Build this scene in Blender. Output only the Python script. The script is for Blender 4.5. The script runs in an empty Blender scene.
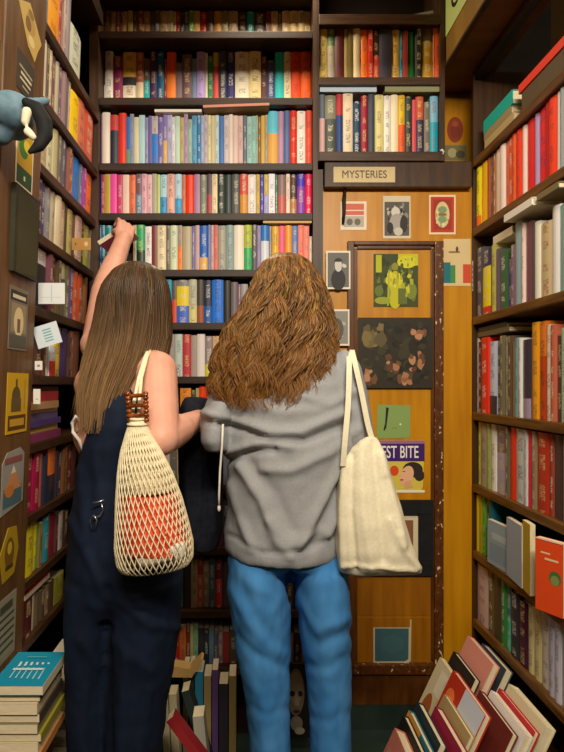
import bpy, bmesh, math, random
from mathutils import Vector, Matrix, noise
random.seed(7)
PI = math.pi
C = bpy.context.scene.collection
F = 565.0; VX, VY, EYE = 250.0, 384.0, 1.34        # focal length in pixels, vanishing point, eye height

def P(px, py, Y):
    """world point at depth Y seen at pixel (px, py)"""
    return Vector(((px - VX) * Y / F, Y, EYE + (VY - py) * Y / F))

def lin(c):
    return c / 12.92 if c <= 0.04045 else ((c + 0.055) / 1.055) ** 2.4
def rgb(h):
    return tuple(lin(int(h[i:i + 2], 16) / 255) for i in (0, 2, 4))

# ------------------------------------------------------------------ materials
def new_mat(name):
    m = bpy.data.materials.new(name); m.use_nodes = True
    nt = m.node_tree
    return m, nt, nt.nodes, nt.links, nt.nodes['Principled BSDF']

def attr_mat(name, rough=0.5, marks=False, spec=0.4, bump=0.0, bscale=300):
    m, nt, N, L, b = new_mat(name)
    a = N.new('ShaderNodeAttribute'); a.attribute_name = 'col'
    col = a.outputs['Color']
    if marks:
        k = N.new('ShaderNodeAttribute'); k.attribute_name = 'mk'
        uv = N.new('ShaderNodeUVMap'); sx = N.new('ShaderNodeSeparateXYZ'); L.new(uv.outputs[0], sx.inputs[0])
        mp = N.new('ShaderNodeMapping'); mp.inputs['Scale'].default_value = (3.4, 3.6, 1); L.new(uv.outputs[0], mp.inputs[0])
        n1 = N.new('ShaderNodeTexNoise'); n1.noise_dimensions = '2D'; n1.inputs['Scale'].default_value = 1.0; n1.inputs['Detail'].default_value = 1
        L.new(mp.outputs[0], n1.inputs[0])
        n2 = N.new('ShaderNodeTexNoise'); n2.noise_dimensions = '1D'; n2.inputs['Scale'].default_value = 0.22; n2.inputs['Detail'].default_value = 0
        L.new(sx.outputs[1], n2.inputs['W'])
        def math_(op, x, y):
            q = N.new('ShaderNodeMath'); q.operation = op
            for i, v in enumerate((x, y)):
                if isinstance(v, (int, float)): q.inputs[i].default_value = v
                else: L.new(v, q.inputs[i])
            return q.outputs[0]
        g1 = math_('MULTIPLY', math_('GREATER_THAN', n1.outputs[0], 0.5), 0.62)
        g2 = math_('GREATER_THAN', n2.outputs[0], 0.5)
        cx = math_('ABSOLUTE', math_('SUBTRACT', sx.outputs[0], 0.5), 0)
        g3 = math_('LESS_THAN', cx, 0.24)
        f = math_('MULTIPLY', math_('MULTIPLY', g1, g2), math_('MULTIPLY', g3, k.outputs['Alpha']))
        mx = N.new('ShaderNodeMix'); mx.data_type = 'RGBA'
        L.new(f, mx.inputs[0]); L.new(col, mx.inputs[6]); L.new(k.outputs['Color'], mx.inputs[7]); col = mx.outputs[2]
    L.new(col, b.inputs['Base Color'])
    b.inputs['Roughness'].default_value = rough
    b.inputs['Specular IOR Level'].default_value = spec
    if bump:
        tc = N.new('ShaderNodeTexCoord'); n = N.new('ShaderNodeTexNoise'); n.inputs['Scale'].default_value = bscale
        L.new(tc.outputs['Object'], n.inputs[0]); bp = N.new('ShaderNodeBump'); bp.inputs['Strength'].default_value = bump
        bp.inputs['Distance'].default_value = 0.002
        L.new(n.outputs[0], bp.inputs['Height']); L.new(bp.outputs[0], b.inputs['Normal'])
    return m

def noise_mat(name, c1, c2, scale=(6, 6, 6), rough=0.6, detail=4, bump=0.0, spec=0.35, c3=None, sat=None, bd=0.003):
    """two-colour procedural noise stretched by scale in object space"""
    m, nt, N, L, b = new_mat(name)
    tc = N.new('ShaderNodeTexCoord'); mp = N.new('ShaderNodeMapping'); mp.inputs['Scale'].default_value = scale
    n = N.new('ShaderNodeTexNoise'); n.inputs['Scale'].default_value = 1; n.inputs['Detail'].default_value = detail
    L.new(tc.outputs['Object'], mp.inputs[0]); L.new(mp.outputs[0], n.inputs[0])
    r = N.new('ShaderNodeValToRGB'); r.color_ramp.elements[0].position = 0.32; r.color_ramp.elements[1].position = 0.68
    r.color_ramp.elements[0].color = (*rgb(c1), 1); r.color_ramp.elements[1].color = (*rgb(c2), 1)
    if c3:                                            # sparse chips of a third colour
        e = r.color_ramp.elements.new(0.69); e.color = (*rgb(c3), 1)
        r.color_ramp.elements[1].position = 0.675
    L.new(n.outputs[0], r.inputs[0]); L.new(r.outputs[0], b.inputs['Base Color'])
    b.inputs['Roughness'].default_value = rough; b.inputs['Specular IOR Level'].default_value = spec
    if bump:
        bp = N.new('ShaderNodeBump'); bp.inputs['Strength'].default_value = bump; bp.inputs['Distance'].default_value = bd
        L.new(n.outputs[0], bp.inputs['Height']); L.new(bp.outputs[0], b.inputs['Normal'])
    return m

M = {}
M['book'] = attr_mat('book_cover_paper', 0.42, True, 0.4)
M['page'] = noise_mat('page_edges', 'd9c9a2', 'efe3c4', (30, 30, 900), 0.85, 2)
M['print'] = attr_mat('printed_paper', 0.6)
M['wood'] = noise_mat('dark_shelf_wood', '22150b', '382313', (7, 7, 60), 0.5, 5, 0.15)
M['woodh'] = noise_mat('dark_stile_wood', '553a20', '74522e', (50, 50, 4), 0.45, 5, 0.12)
M['woodm'] = noise_mat('umber_upright_wood', '33200f', '4a2f18', (50, 50, 4), 0.45, 5, 0.12)
M['edge'] = noise_mat('worn_shelf_edge', '2e1c0e', '4c3019', (9, 9, 90), 0.45, 5, 0.2)
M['edger'] = noise_mat('oiled_shelf_edge', '4a2c10', '7a5224', (60, 6, 90), 0.4, 5, 0.2)
M['door'] = noise_mat('varnished_door_wood', 'b4760a', 'cc8e0e', (30, 30, 2.2), 0.38, 6, 0.05)
M['doorlow'] = noise_mat('shaded_door_wood', '8a5208', 'a3680f', (30, 30, 3), 0.4, 6, 0.05)  # door wood darkened: the weaker light low down is put into the colour
M['mould'] = noise_mat('brown_moulding', '4a260a', '643a12', (40, 40, 9), 0.4, 5, 0.1)
M['mouldw'] = noise_mat('chipped_brown_moulding', '4a240a', '643810', (90, 90, 45), 0.45, 2, 0.2, c3='d8c49a')
M['dark'] = noise_mat('blackened_wood', '1d130b', '2b1d11', (8, 8, 8), 0.6, 4)
M['floor'] = noise_mat('dark_green_floor', '1c2a24', '2c3b32', (5, 5, 5), 0.5, 5)
M['wall'] = noise_mat('aged_plaster', '6a4c28', '86632f', (3, 3, 3), 0.8, 5)
M['soffit'] = noise_mat('brown_soffit', '6a3f10', '855316', (4, 14, 4), 0.55, 5)
M['bulk'] = noise_mat('olive_brown_panel', '7a5a20', '8d6a2a', (10, 10, 5), 0.5, 5)
M['paint'] = attr_mat('plain_paint', 0.5)
M['skin'] = noise_mat('skin', 'd09680', 'daa38c', (14, 14, 14), 0.5, 3, 0.02, 0.35)
M['skinarm'] = M['skin']
M['eye'] = attr_mat('eye_white', 0.2)
M['hair'] = attr_mat('hair', 0.38, spec=0.45)
M['grey'] = noise_mat('grey_sweatshirt_cotton', '8e9094', '989a9c', (300, 300, 300), 0.9, 2, 0.10, 0.2)
M['denim'] = noise_mat('blue_denim', '3878b4', '4c8cc6', (22, 22, 10), 0.85, 8, 0.10, 0.2)
M['navy'] = noise_mat('navy_cotton', '0b1628', '101e36', (30, 30, 12), 0.8, 6, 0.10, 0.25)
M['jacket'] = noise_mat('dark_navy_wool', '14161f', '1e212d', (60, 60, 60), 0.9, 5, 0.2, 0.2)
M['cream'] = noise_mat('cream_cotton_cord', 'ddd0a8', 'eee3c4', (200, 200, 200), 0.85, 3, 0.2, 0.2)
M['canvas'] = noise_mat('off_white_canvas', 'd8cfb2', 'e2dabf', (160, 160, 160), 0.85, 3, 0.10, 0.25)
M['orange'] = noise_mat('orange_red_cloth', 'e0421c', 'f0603a', (20, 20, 20), 0.8, 4, 0.2, 0.2)
M['white'] = noise_mat('white_cloth', 'c9c4bb', 'e2ded6', (30, 30, 30), 0.85, 4, 0.25, 0.2)
M['bead'] = noise_mat('amber_brown_bead', '4a1c06', '9a4c14', (60, 60, 60), 0.18, 3, 0, 0.6)
M['metal'] = noise_mat('brushed_steel', 'a8a8a8', 'd0d0d0', (60, 60, 60), 0.3)
M['metal'].node_tree.nodes['Principled BSDF'].inputs['Metallic'].default_value = 0.9
M['capblue'] = noise_mat('washed_blue_cotton', '4f6a7a', '6d8896', (30, 30, 30), 0.85, 5, 0.2)
M['black'] = noise_mat('black_cloth', '0c0d0f', '17181b', (40, 40, 40), 0.8, 4, 0.1)
M['shoe'] = noise_mat('white_shoe_leather', 'cfcbc4', 'e4e0d8', (20, 20, 20), 0.5, 3)

# ------------------------------------------------------------------ object helpers
def link(name, me, parent=None, mat=None):
    o = bpy.data.objects.new(name, me); C.objects.link(o)
    if mat is not None:
        for mm in (mat if isinstance(mat, (list, tuple)) else [mat]): me.materials.append(mm)
    if parent: o.parent = parent
    return o
def obj(name, bm, mat, parent=None, smooth=False):
    me = bpy.data.meshes.new(name)
    bmesh.ops.recalc_face_normals(bm, faces=bm.faces[:])
    bm.to_mesh(me); bm.free()
    if smooth: me.polygons.foreach_set('use_smooth', [True] * len(me.polygons))
    return link(name, me, parent, mat)
def tag(o, label, cat, group=None):
    o['label'] = label; o['category'] = cat
    if group: o['group'] = group
    return o
def empty(name, loc, label, cat, group=None, rot=None):
    o = bpy.data.objects.new(name, None); C.objects.link(o); o.location = loc
    if rot: o.rotation_euler = rot
    return tag(o, label, cat, group)
def structure(o):
    o['kind'] = 'structure'; return o
def box(bm, a, b, bev=0.0):
    x0, x1 = sorted((a[0], b[0])); y0, y1 = sorted((a[1], b[1])); z0, z1 = sorted((a[2], b[2]))
    vs = [bm.verts.new(p) for p in ((x0, y0, z0), (x1, y0, z0), (x1, y1, z0), (x0, y1, z0), (x0, y0, z1), (x1, y0, z1), (x1, y1, z1), (x0, y1, z1))]
    fs = [bm.faces.new([vs[i] for i in q]) for q in ((3, 2, 1, 0), (4, 5, 6, 7), (0, 1, 5, 4), (1, 2, 6, 5), (2, 3, 7, 6), (3, 0, 4, 7))]
    if bev:
        es = {e for f in fs for e in f.edges}
        bmesh.ops.bevel(bm, geom=list(es), offset=bev, segments=2, affect='EDGES', profile=0.6)
    return vs
def boxo(name, a, b, mat, parent=None, bev=0.0, M4=None):
    bm = bmesh.new(); box(bm, a, b, bev)
    if M4 is not None: bm.transform(M4)
    return obj(name, bm, mat, parent)
def tube(bm, pts, rad, n=6, cap=True):
    pts = [Vector(p) for p in pts]; rings = []
    up = Vector((0.13, 0.2, 1)).normalized()
    for i, p in enumerate(pts):
        d = (pts[min(i + 1, len(pts) - 1)] - pts[max(i - 1, 0)])
        if d.length < 1e-9: d = Vector((0, 0, 1))
        d.normalize()
        a = d.cross(up)
        if a.length < 0.05: a = d.cross(Vector((1, 0, 0)))
        a.normalize(); b = d.cross(a)
        r = rad[i] if isinstance(rad, (list, tuple)) else rad
        rings.append([bm.verts.new(p + (a * math.cos(2 * PI * k / n) + b * math.sin(2 * PI * k / n)) * r) for k in range(n)])
    for r0, r1 in zip(rings, rings[1:]):
        for k in range(n):
            bm.faces.new((r0[k], r0[(k + 1) % n], r1[(k + 1) % n], r1[k]))
    if cap:
        bm.faces.new(rings[0][::-1]); bm.faces.new(rings[-1])
    return rings
def tcap(bm, p0, p1, r0, r1, n=14):
    """tapered capsule"""
    p0, p1 = Vector(p0), Vector(p1); d = (p1 - p0); L = d.length; d.normalize()
    pts, rad = [], []
    for k in range(6):
        a = PI / 2 * k / 5.0
        pts.append(p0 - d * r0 * math.cos(a)); rad.append(max(r0 * math.sin(a), 1e-4))
    for k in range(1, 6):
        pts.append(p0 + d * L * k / 6); rad.append(r0 + (r1 - r0) * k / 6)
    for k in range(6):
        a = PI / 2 * k / 5.0
        pts.append(p1 + d * r1 * math.sin(a)); rad.append(max(r1 * math.cos(a), 1e-4))
    tube(bm, pts, rad, n)
def ell(bm, c, r, rot=None, n=20):
    m = Matrix.Translation(Vector(c)) @ (rot.to_4x4() if rot else Matrix()) @ Matrix.Diagonal((*r, 1))
    bmesh.ops.create_uvsphere(bm, u_segments=n, v_segments=n // 2 + 2, radius=1, matrix=m)
def loft(bm, rings, n=28, e=2.0, rot=0.0):
    """closed loft of superellipse rings (cx, cy, cz, rx, ry[, rz-tilt])"""
    R = []
    for q in rings:
        cx, cy, cz, rx, ry = q[:5]; yaw = q[5] if len(q) > 5 else rot
        cs, sn = math.cos(yaw), math.sin(yaw); row = []
        for k in range(n):
            a = 2 * PI * k / n
            x = rx * math.copysign(abs(math.cos(a)) ** (2 / e), math.cos(a)); y = ry * math.copysign(abs(math.sin(a)) ** (2 / e), math.sin(a))
            row.append(bm.verts.new((cx + x * cs - y * sn, cy + x * sn + y * cs, cz)))
        R.append(row)
    for r0, r1 in zip(R, R[1:]):
        for k in range(n): bm.faces.new((r0[k], r0[(k + 1) % n], r1[(k + 1) % n], r1[k]))
    bm.faces.new(R[0][::-1]); bm.faces.new(R[-1])
def remeshed(name, bm, voxel, smooth, mat, parent=None, fn=None, fac=0.5):
    bmesh.ops.recalc_face_normals(bm, faces=bm.faces[:])
    me = bpy.data.meshes.new(name + '_raw'); bm.to_mesh(me); bm.free()
    t = bpy.data.objects.new(name + '_raw', me); C.objects.link(t)
    r = t.modifiers.new('r', 'REMESH'); r.mode = 'VOXEL'; r.voxel_size = voxel
    s = t.modifiers.new('s', 'SMOOTH'); s.iterations = smooth; s.factor = fac
    dg = bpy.context.evaluated_depsgraph_get(); dg.update()
    out = bpy.data.meshes.new_from_object(t.evaluated_get(dg)); out.name = name
    bpy.data.objects.remove(t); bpy.data.meshes.remove(me)
    if fn:
        nor = [v.normal.copy() for v in out.vertices]
        for v, n in zip(out.vertices, nor): v.co = fn(v.co.copy(), n)
    out.polygons.foreach_set('use_smooth', [True] * len(out.polygons)); out.materials.clear()
    return link(name, out, parent, mat)

def pix(co):
    return VX + co.x * F / co.y, VY - (co.z - EYE) * F / co.y
def seg_d(px, py, a, b):
    ax, ay = a; bx, by = b; dx, dy = bx - ax, by - ay
    t = max(0, min(1, ((px - ax) * dx + (py - ay) * dy) / (dx * dx + dy * dy + 1e-9)))
    return math.hypot(px - ax - t * dx, py - ay - t * dy)
def folds(lines, namp=0.004, nfreq=9, stretch=(1, 1, 0.5), fine=0.0):
    """cloth folds: raised or sunk lines on the side that faces the room, plus soft irregular creasing"""
    def fn(co, n):
        d = noise.noise(Vector((co.x * nfreq * stretch[0], co.y * nfreq * stretch[1], co.z * nfreq * stretch[2]))) * namp
        d += noise.noise(co * 31) * namp * 0.35
        if fine: d += noise.noise(co * 70) * fine
        if n.y < 0.35:
            px, py = pix(co)
            for pts, amp, w in lines:
                m = min(seg_d(px, py, a, b) for a, b in zip(pts, pts[1:]))
                if m < 3 * w: d += amp * math.exp(-(m / w) ** 2)
        return co + n * d
    return fn

# coloured mesh writer: polygons with per-face colours
class CM:
    def __init__(s): s.v = []; s.f = []; s.c = []; s.k = []; s.uv = []; s.mi = []
    def face(s, pts, col, mk=None, uv=None, mi=0):
        b = len(s.v); s.v += [tuple(p) for p in pts]; s.f.append(tuple(range(b, b + len(pts))))
        s.c.append(col); s.k.append(mk); s.uv.append(uv); s.mi.append(mi)
    def boxf(s, a, b, col, mi=0):
        x0, y0, z0 = a; x1, y1, z1 = b
        p = ((x0, y0, z0), (x1, y0, z0), (x1, y1, z0), (x0, y1, z0), (x0, y0, z1), (x1, y0, z1), (x1, y1, z1), (x0, y1, z1))
        for q in ((3, 2, 1, 0), (4, 5, 6, 7), (0, 1, 5, 4), (1, 2, 6, 5), (2, 3, 7, 6), (3, 0, 4, 7)): s.face([p[i] for i in q], col, None, None, mi)
    def mesh(s, name, mats):
        me = bpy.data.meshes.new(name); me.from_pydata(s.v, [], s.f)
        ca = me.color_attributes.new('col', 'FLOAT_COLOR', 'CORNER'); mk = me.color_attributes.new('mk', 'FLOAT_COLOR', 'CORNER')
        uv = me.uv_layers.new(name='UVMap')
        i = 0
        for f, c, k, u, mi, p in zip(s.f, s.c, s.k, s.uv, s.mi, me.polygons):
            p.material_index = mi
            for j in range(len(f)):
                ca.data[i].color = (*c, 1); mk.data[i].color = (*k, 1) if k else (0, 0, 0, 0)
                uv.data[i].uv = u[j] if u else (0, 0)
                i += 1
        for m in mats: me.materials.append(m)
        return me
# ------------------------------------------------------------------ camera and light
cam = bpy.data.cameras.new('camera'); co = bpy.data.objects.new('camera', cam); C.objects.link(co)
co.location = (0, 0, EYE); co.rotation_euler = (PI / 2, 0, 0)
cam.sensor_fit = 'VERTICAL'; cam.sensor_height = 24; cam.lens = 24 * F / 752
cam.shift_x = (282 - VX) / 752; cam.shift_y = (VY - 376) / 752; cam.clip_start = 0.02
sc = bpy.context.scene; sc.camera = co
sc.view_settings.view_transform = 'Standard'; sc.view_settings.look = 'None'; sc.view_settings.exposure = 0.0; sc.view_settings.gamma = 1
sc.view_settings.use_curve_mapping = False
w = bpy.data.worlds.new('room_air'); sc.world = w; w.use_nodes = True
w.node_tree.nodes['Background'].inputs[0].default_value = (1.0, 0.86, 0.68, 1); w.node_tree.nodes['Background'].inputs[1].default_value = 0.07
def area(name, loc, size, power, col, target=None, sy=None):
    l = bpy.data.lights.new(name, 'AREA'); l.energy = power; l.color = col; l.size = size
    if sy: l.shape = 'RECTANGLE'; l.size_y = sy
    o = bpy.data.objects.new(name, l); C.objects.link(o); o.location = loc
    d = (Vector(target) - Vector(loc)) if target else Vector((0, 0, -1))
    o.rotation_euler = d.to_track_quat('-Z', 'Y').to_euler(); return o

YB, YD, YW = 2.15, 2.20, 2.44           # back bookcase front, door face, back wall
XL, LEAN = -0.61, 0.038                 # left bookcase front at eye height and its lean
KR = YD / 2.37; XR = 0.93 * KR                               # right bookcase front
CEIL = 3.05; ZS0 = 2.559
# ------------------------------------------------------------------ the room
structure(boxo('floor', (-1.3, -2.2, -0.1), (1.6, 2.6, 0), M['floor']))
structure(boxo('ceiling', (-1.3, -2.2, CEIL), (1.6, 2.6, CEIL + 0.1), M['wall']))
structure(boxo('wall_back', (-1.3, YW, 0), (1.6, YW + 0.1, CEIL), M['dark']))
structure(boxo('trim_6', (0.74, 2.37, 2.0), (0.99, 2.38, ZS0), M['door']))
structure(boxo('wall_left', (-1.12, -2.2, 0), (-1.02, 2.6, CEIL), M['wall']))
structure(boxo('wall_right', (1.3, -2.2, 0), (1.4, 2.6, CEIL), M['wall']))
structure(boxo('wall_front', (-1.3, -2.3, 0), (1.6, -2.2, CEIL), M['wall']))
# door with a framed panel
def X_(px, Y): return (px - VX) * Y / F
def Z_(py, Y): return EYE + (VY - py) * Y / F
door = structure(boxo('door_1', (X_(322, YD), YD, Z_(703.3, YD)), (X_(472.6, YD), YD + 0.06, Z_(186, YD)), M['door']))
structure(boxo('trim_8', (X_(322, YD), YD - 0.012, 0), (X_(472, YD), YD + 0.06, Z_(703.4, YD)), M['floor']))
def dpart(name, x0, y0, x1, y1, out, mat, bev=0.003, base=0.0):
    return boxo(name, (X_(x0, YD), YD - out, Z_(y1, YD)), (X_(x1, YD), YD - base, Z_(y0, YD)), mat, door, bev)
dpart('outer_moulding', 347.0, 242, 353.5, 672, 0.018, M['mould']); dpart('inner_moulding', 353.5, 249, 357, 660, 0.010, M['mould'], 0.002)
dpart('outer_moulding', 433.5, 242, 442.3, 672, 0.018, M['mouldw']); dpart('inner_moulding', 430.5, 249, 433.5, 660, 0.010, M['mould'], 0.002)
dpart('outer_moulding', 353.5, 242, 433.5, 246, 0.018, M['mould']); dpart('inner_moulding', 357, 246, 430.5, 249.5, 0.010, M['mould'], 0.002)
dpart('lower_panel', 357, 576, 430.5, 616, 0.003, M['doorlow'], 0.001); dpart('lower_panel', 357, 617, 430.5, 662, 0.004, M['doorlow'], 0.001)
dpart('worn_ledge', 352, 662, 436, 672, 0.024, M['mouldw'], 0.004)
dpart('kick_board', 347, 672.5, 442, 703.3, 0.012, M['mould'], 0.002)
# dark jamb between bookcase and door, header board, bulkhead on the right
structure(boxo('trim_1', (X_(318, YB), YB + 0.03, 0), (X_(324, YB), YD - 0.001, Z_(152, YB) - 0.055), M['woodm']))
YH = 2.163
YU = 2.37
structure(boxo('trim_2', (X_(324.5, YH), YH, Z_(187, YH)), (X_(472, YH), YD + 0.05, Z_(160.5, YH) - 0.002), M['woodm'], bev=0.003))
ZS = 2.56
tr = structure(boxo('trim_3', (0.747, 0.75, ZS), (0.76, YW - 0.003, CEIL - 0.002), M['bulk'], bev=0.002))
structure(boxo('trim_4', (0.7605, 0.75, ZS), (0.957, YW - 0.003, ZS + 0.02), M['soffit']))
structure(boxo('trim_5', (0.742, 0.75, ZS - 0.012), (0.7605, YW - 0.003, ZS - 0.0005), M['edge'], bev=0.002))

structure(boxo('shade_block', (-1.015, 1.0, 2.585), (0.741, 1.14, CEIL - 0.001), M['bulk']))   # unseen box, added to keep the front lamp off the top shelves
# ------------------------------------------------------------------ bookcases
# shelf heights
ZB = [Z_(y, YB) for y in (31, 97.5, 163, 213, 269.5, 322.5, 376.5, 432, 487, 548, 611, 668)] 
TH = 0.027
bx0, bx1 = X_(98.5, YB), X_(313, YB)
back = empty('bookcase', ((bx0 + bx1) / 2, YB + 0.14, 0), 'tall dark wooden bookcase filling the back wall behind the two women', 'bookcase', 'built-in bookcases')
def sub(o, parent): o.parent = parent; o.matrix_parent_inverse = parent.matrix_world.inverted(); return o
def part(name, a, b, mat, parent, bev=0.0):
    bm = bmesh.new(); box(bm, a, b, bev); bm.transform(parent_inv(parent)); return obj(name, bm, mat, parent)
def parent_inv(p):
    bpy.context.view_layer.update(); return p.matrix_world.inverted()
part('side_panel', (bx0 - 0.035, YB, 0), (bx0, YB + 0.265, CEIL - 0.002), M['woodm'], back)
part('side_panel', (bx1, YB, 0), (X_(318, YB) - 0.001, YB + 0.265, CEIL - 0.002), M['woodm'], back)
part('back_panel', (bx0, YB + 0.265, 0), (bx1, YB + 0.275, CEIL - 0.002), M['dark'], back)
for i, z in enumerate(ZB): part('shelf', (bx0 + 0.001, YB, z - TH), (bx1 - 0.001, YB + 0.264, z), M['edge'] if i > 8 else M['wood'], back, 0.002)
part('plinth', (bx0 + 0.001, YB + 0.02, 0), (bx1 - 0.001, YB + 0.05, 0.09), M['wood'], back)
part('top_board', (bx0, YB, 2.825), (bx1, YB + 0.264, 2.86), M['wood'], back)  # unseen board, lowered so that it shades the top row of books

ZO = [Z_(77, YB), Z_(151.5, YB)]
ox0, ox1 = X_(318, YB), X_(440.5, YB)
over = empty('wall_bookshelf', ((ox0 + ox1) / 2, YB + 0.1, ZO[1] - 0.035), 'small dark two-shelf bookcase fixed above the orange door', 'bookcase', 'built-in bookcases')
part('side_panel', (ox0, YB + 0.001, ZO[1] - 0.035), (ox0 + 0.004, YB + 0.21, CEIL - 0.003), M['woodm'], over)
part('side_panel', (ox1, YB + 0.001, ZO[1] - 0.035), (ox1 + 0.017, YB + 0.21, CEIL - 0.003), M['woodm'], over)
part('back_panel', (ox0, YB + 0.21, ZO[1] - 0.035), (ox1 + 0.017, YB + 0.218, CEIL - 0.003), M['dark'], over)
for z, th in ((ZO[0], 0.028), (ZO[1], 0.035), (Z_(14, YB), 0.04)): part('shelf', (ox0 + 0.004, YB, z - th), (ox1, YB + 0.209, z), M['edge'], over, 0.002)

ZL = [2.36, 2.15, 1.962, 1.767, 1.56, 1.364, 1.168, 0.967, 0.78, 0.60]
ML = Matrix.Translation((XL, 0, EYE)) @ Matrix.Rotation(LEAN, 4, 'Y') @ Matrix.Translation((0, 0, -EYE)) @ Matrix.Rotation(PI / 2, 4, 'Z')
# local: x = along the wall (+Y), y = into the shelf (-X), z = up
def xl(z): return XL + LEAN * (z - EYE)
def ul(px, z): return F * -xl(z) / (VX - px)
left = empty('bookcase', (XL - 0.15, 1.9, 0), 'dark wooden bookcase along the left wall with a picture-covered post', 'bookcase', 'built-in bookcases')
def lpart(name, a, b, mat, bev=0.0):
    bm = bmesh.new(); box(bm, a, b, bev); bm.transform(parent_inv(left) @ ML); return obj(name, bm, mat, left)
U0, U1 = 1.335, 1.585                  # post
UE = YB - 0.006
for i, z in enumerate(ZL): lpart('shelf', (U1 + 0.001, 0.0, z - 0.026), (UE, 0.25, z), M['edge'], 0.002)
for z in (2.62, 2.36, 2.15): lpart('shelf', (0.9, 0.01, z - 0.03), (U0 - 0.001, 0.25, z), M['edge'])
lpart('post', (U0, 0.0, 0.03), (U1, 0.30, CEIL - 0.05), M['woodh'], 0.004)
lpart('back_panel', (0.9, 0.301, 0.03), (UE + 0.02, 0.31, CEIL - 0.05), M['dark'])
lpart('top_board', (U1 + 0.001, 0.0, CEIL - 0.35), (UE, 0.25, CEIL - 0.30), M['wood'])
ledge = boxo('cabinet_plinth', (-0.60, 1.0, 0.0), (-0.505, 1.45, 0.44), M['woodm'], bev=0.004)
tag(ledge, 'low dark wooden box under the pile topped by the turquoise book', 'box')

ZR = [EYE + (z - EYE) * KR for z in (2.27, 1.985, 1.617, 1.223, 0.925, 0.65, 0.365, 0.10)]
MR = Matrix.Translation((XR, 0, 0)) @ Matrix.Rotation(-PI / 2, 4, 'Z')   # local x = -Y, y = +X
right = empty('bookcase', (XR + 0.15, 1.9, 0), 'dark wooden bookcase on the right beside the orange door', 'bookcase', 'built-in bookcases')
def rpart(name, y0, y1, d0, d1, z0, z1, mat, bev=0.0):
    return part(name, (XR + d0, y0, z0), (XR + d1, y1, z1), mat, right, bev)
RY1 = 2.352 * KR; RY0 = 1.25
for z in ZR: rpart('shelf', RY0, RY1 - 0.001, -0.004, 0.28, z - 0.03, z, M['edger'], 0.004)
rpart('side_panel', RY1, YD - 0.001, 0.0, 0.28, 0, ZS - 0.014, M['woodm'])
rpart('side_panel', RY0 - 0.02, RY0 - 0.001, 0.0, 0.28, 0, ZS - 0.014, M['woodm'])
rpart('back_panel', RY0, RY1, 0.281, 0.29, 0, ZS - 0.014, M['dark'])
rpart('top_rail', RY0, RY1 - 0.001, 0.004, 0.03, ZS - 0.045, ZS - 0.014, M['wood'])

# ------------------------------------------------------------------ books
import colorsys
def cname(h):
    r, g, b = (int(h[i:i + 2], 16) / 255 for i in (0, 2, 4)); hh, s, v = colorsys.rgb_to_hsv(r, g, b); hh *= 360
    if v < 0.24: return 'black'
    if s < 0.13: return 'white' if v > 0.82 else 'pale grey' if v > 0.62 else 'grey' if v > 0.4 else 'charcoal'
    if s < 0.30 and 20 < hh < 75: return 'cream' if v > 0.78 else 'beige' if v > 0.6 else 'taupe' if v > 0.4 else 'dark brown'
    if s < 0.3: 
        if v > 0.7: return {0: 'pale pink', 1: 'cream', 2: 'pale green', 3: 'pale blue', 4: 'pale lilac', 5: 'pale pink'}[0 if hh < 20 else 1 if hh < 75 else 2 if hh < 170 else 3 if hh < 230 else 4 if hh < 310 else 5]
        return 'grey green' if 75 <= hh < 170 else 'slate blue' if 170 <= hh < 250 else 'mauve' if 250 <= hh < 350 else 'grey brown'
    if hh < 12 or hh >= 345: return ('red' if v > 0.7 and s > 0.6 else 'pink' if v > 0.75 else 'maroon' if v < 0.5 else 'brick red')
    if hh < 26: return 'orange' if v > 0.8 and s > 0.6 else 'salmon' if v > 0.75 else 'brown' if v < 0.6 else 'rust'
    if hh < 42: return 'amber' if v > 0.8 and s > 0.6 else 'tan' if v > 0.6 else 'brown'
    if hh < 68: return 'yellow' if v > 0.72 and s > 0.5 else 'straw' if v > 0.65 else 'olive'
    if hh < 160: return 'green' if s > 0.4 else 'sage'
    if hh < 195: return 'turquoise' if v > 0.55 else 'dark teal'
    if hh < 250: return ('blue' if v > 0.6 and s > 0.5 else 'light blue' if v > 0.6 else 'navy' if v < 0.42 else 'dusky blue')
    if hh < 300: return 'purple' if s > 0.4 else 'lilac'
    return 'magenta' if v > 0.6 and s > 0.5 else 'plum'
ORD = 'first second third fourth fifth sixth seventh eighth ninth tenth eleventh twelfth thirteenth fourteenth fifteenth sixteenth seventeenth eighteenth nineteenth twentieth twenty-first twenty-second twenty-third twenty-fourth twenty-fifth twenty-sixth twenty-seventh twenty-eighth twenty-ninth thirtieth thirty-first thirty-second thirty-third thirty-fourth thirty-fifth thirty-sixth thirty-seventh thirty-eighth thirty-ninth fortieth'.split()

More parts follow.
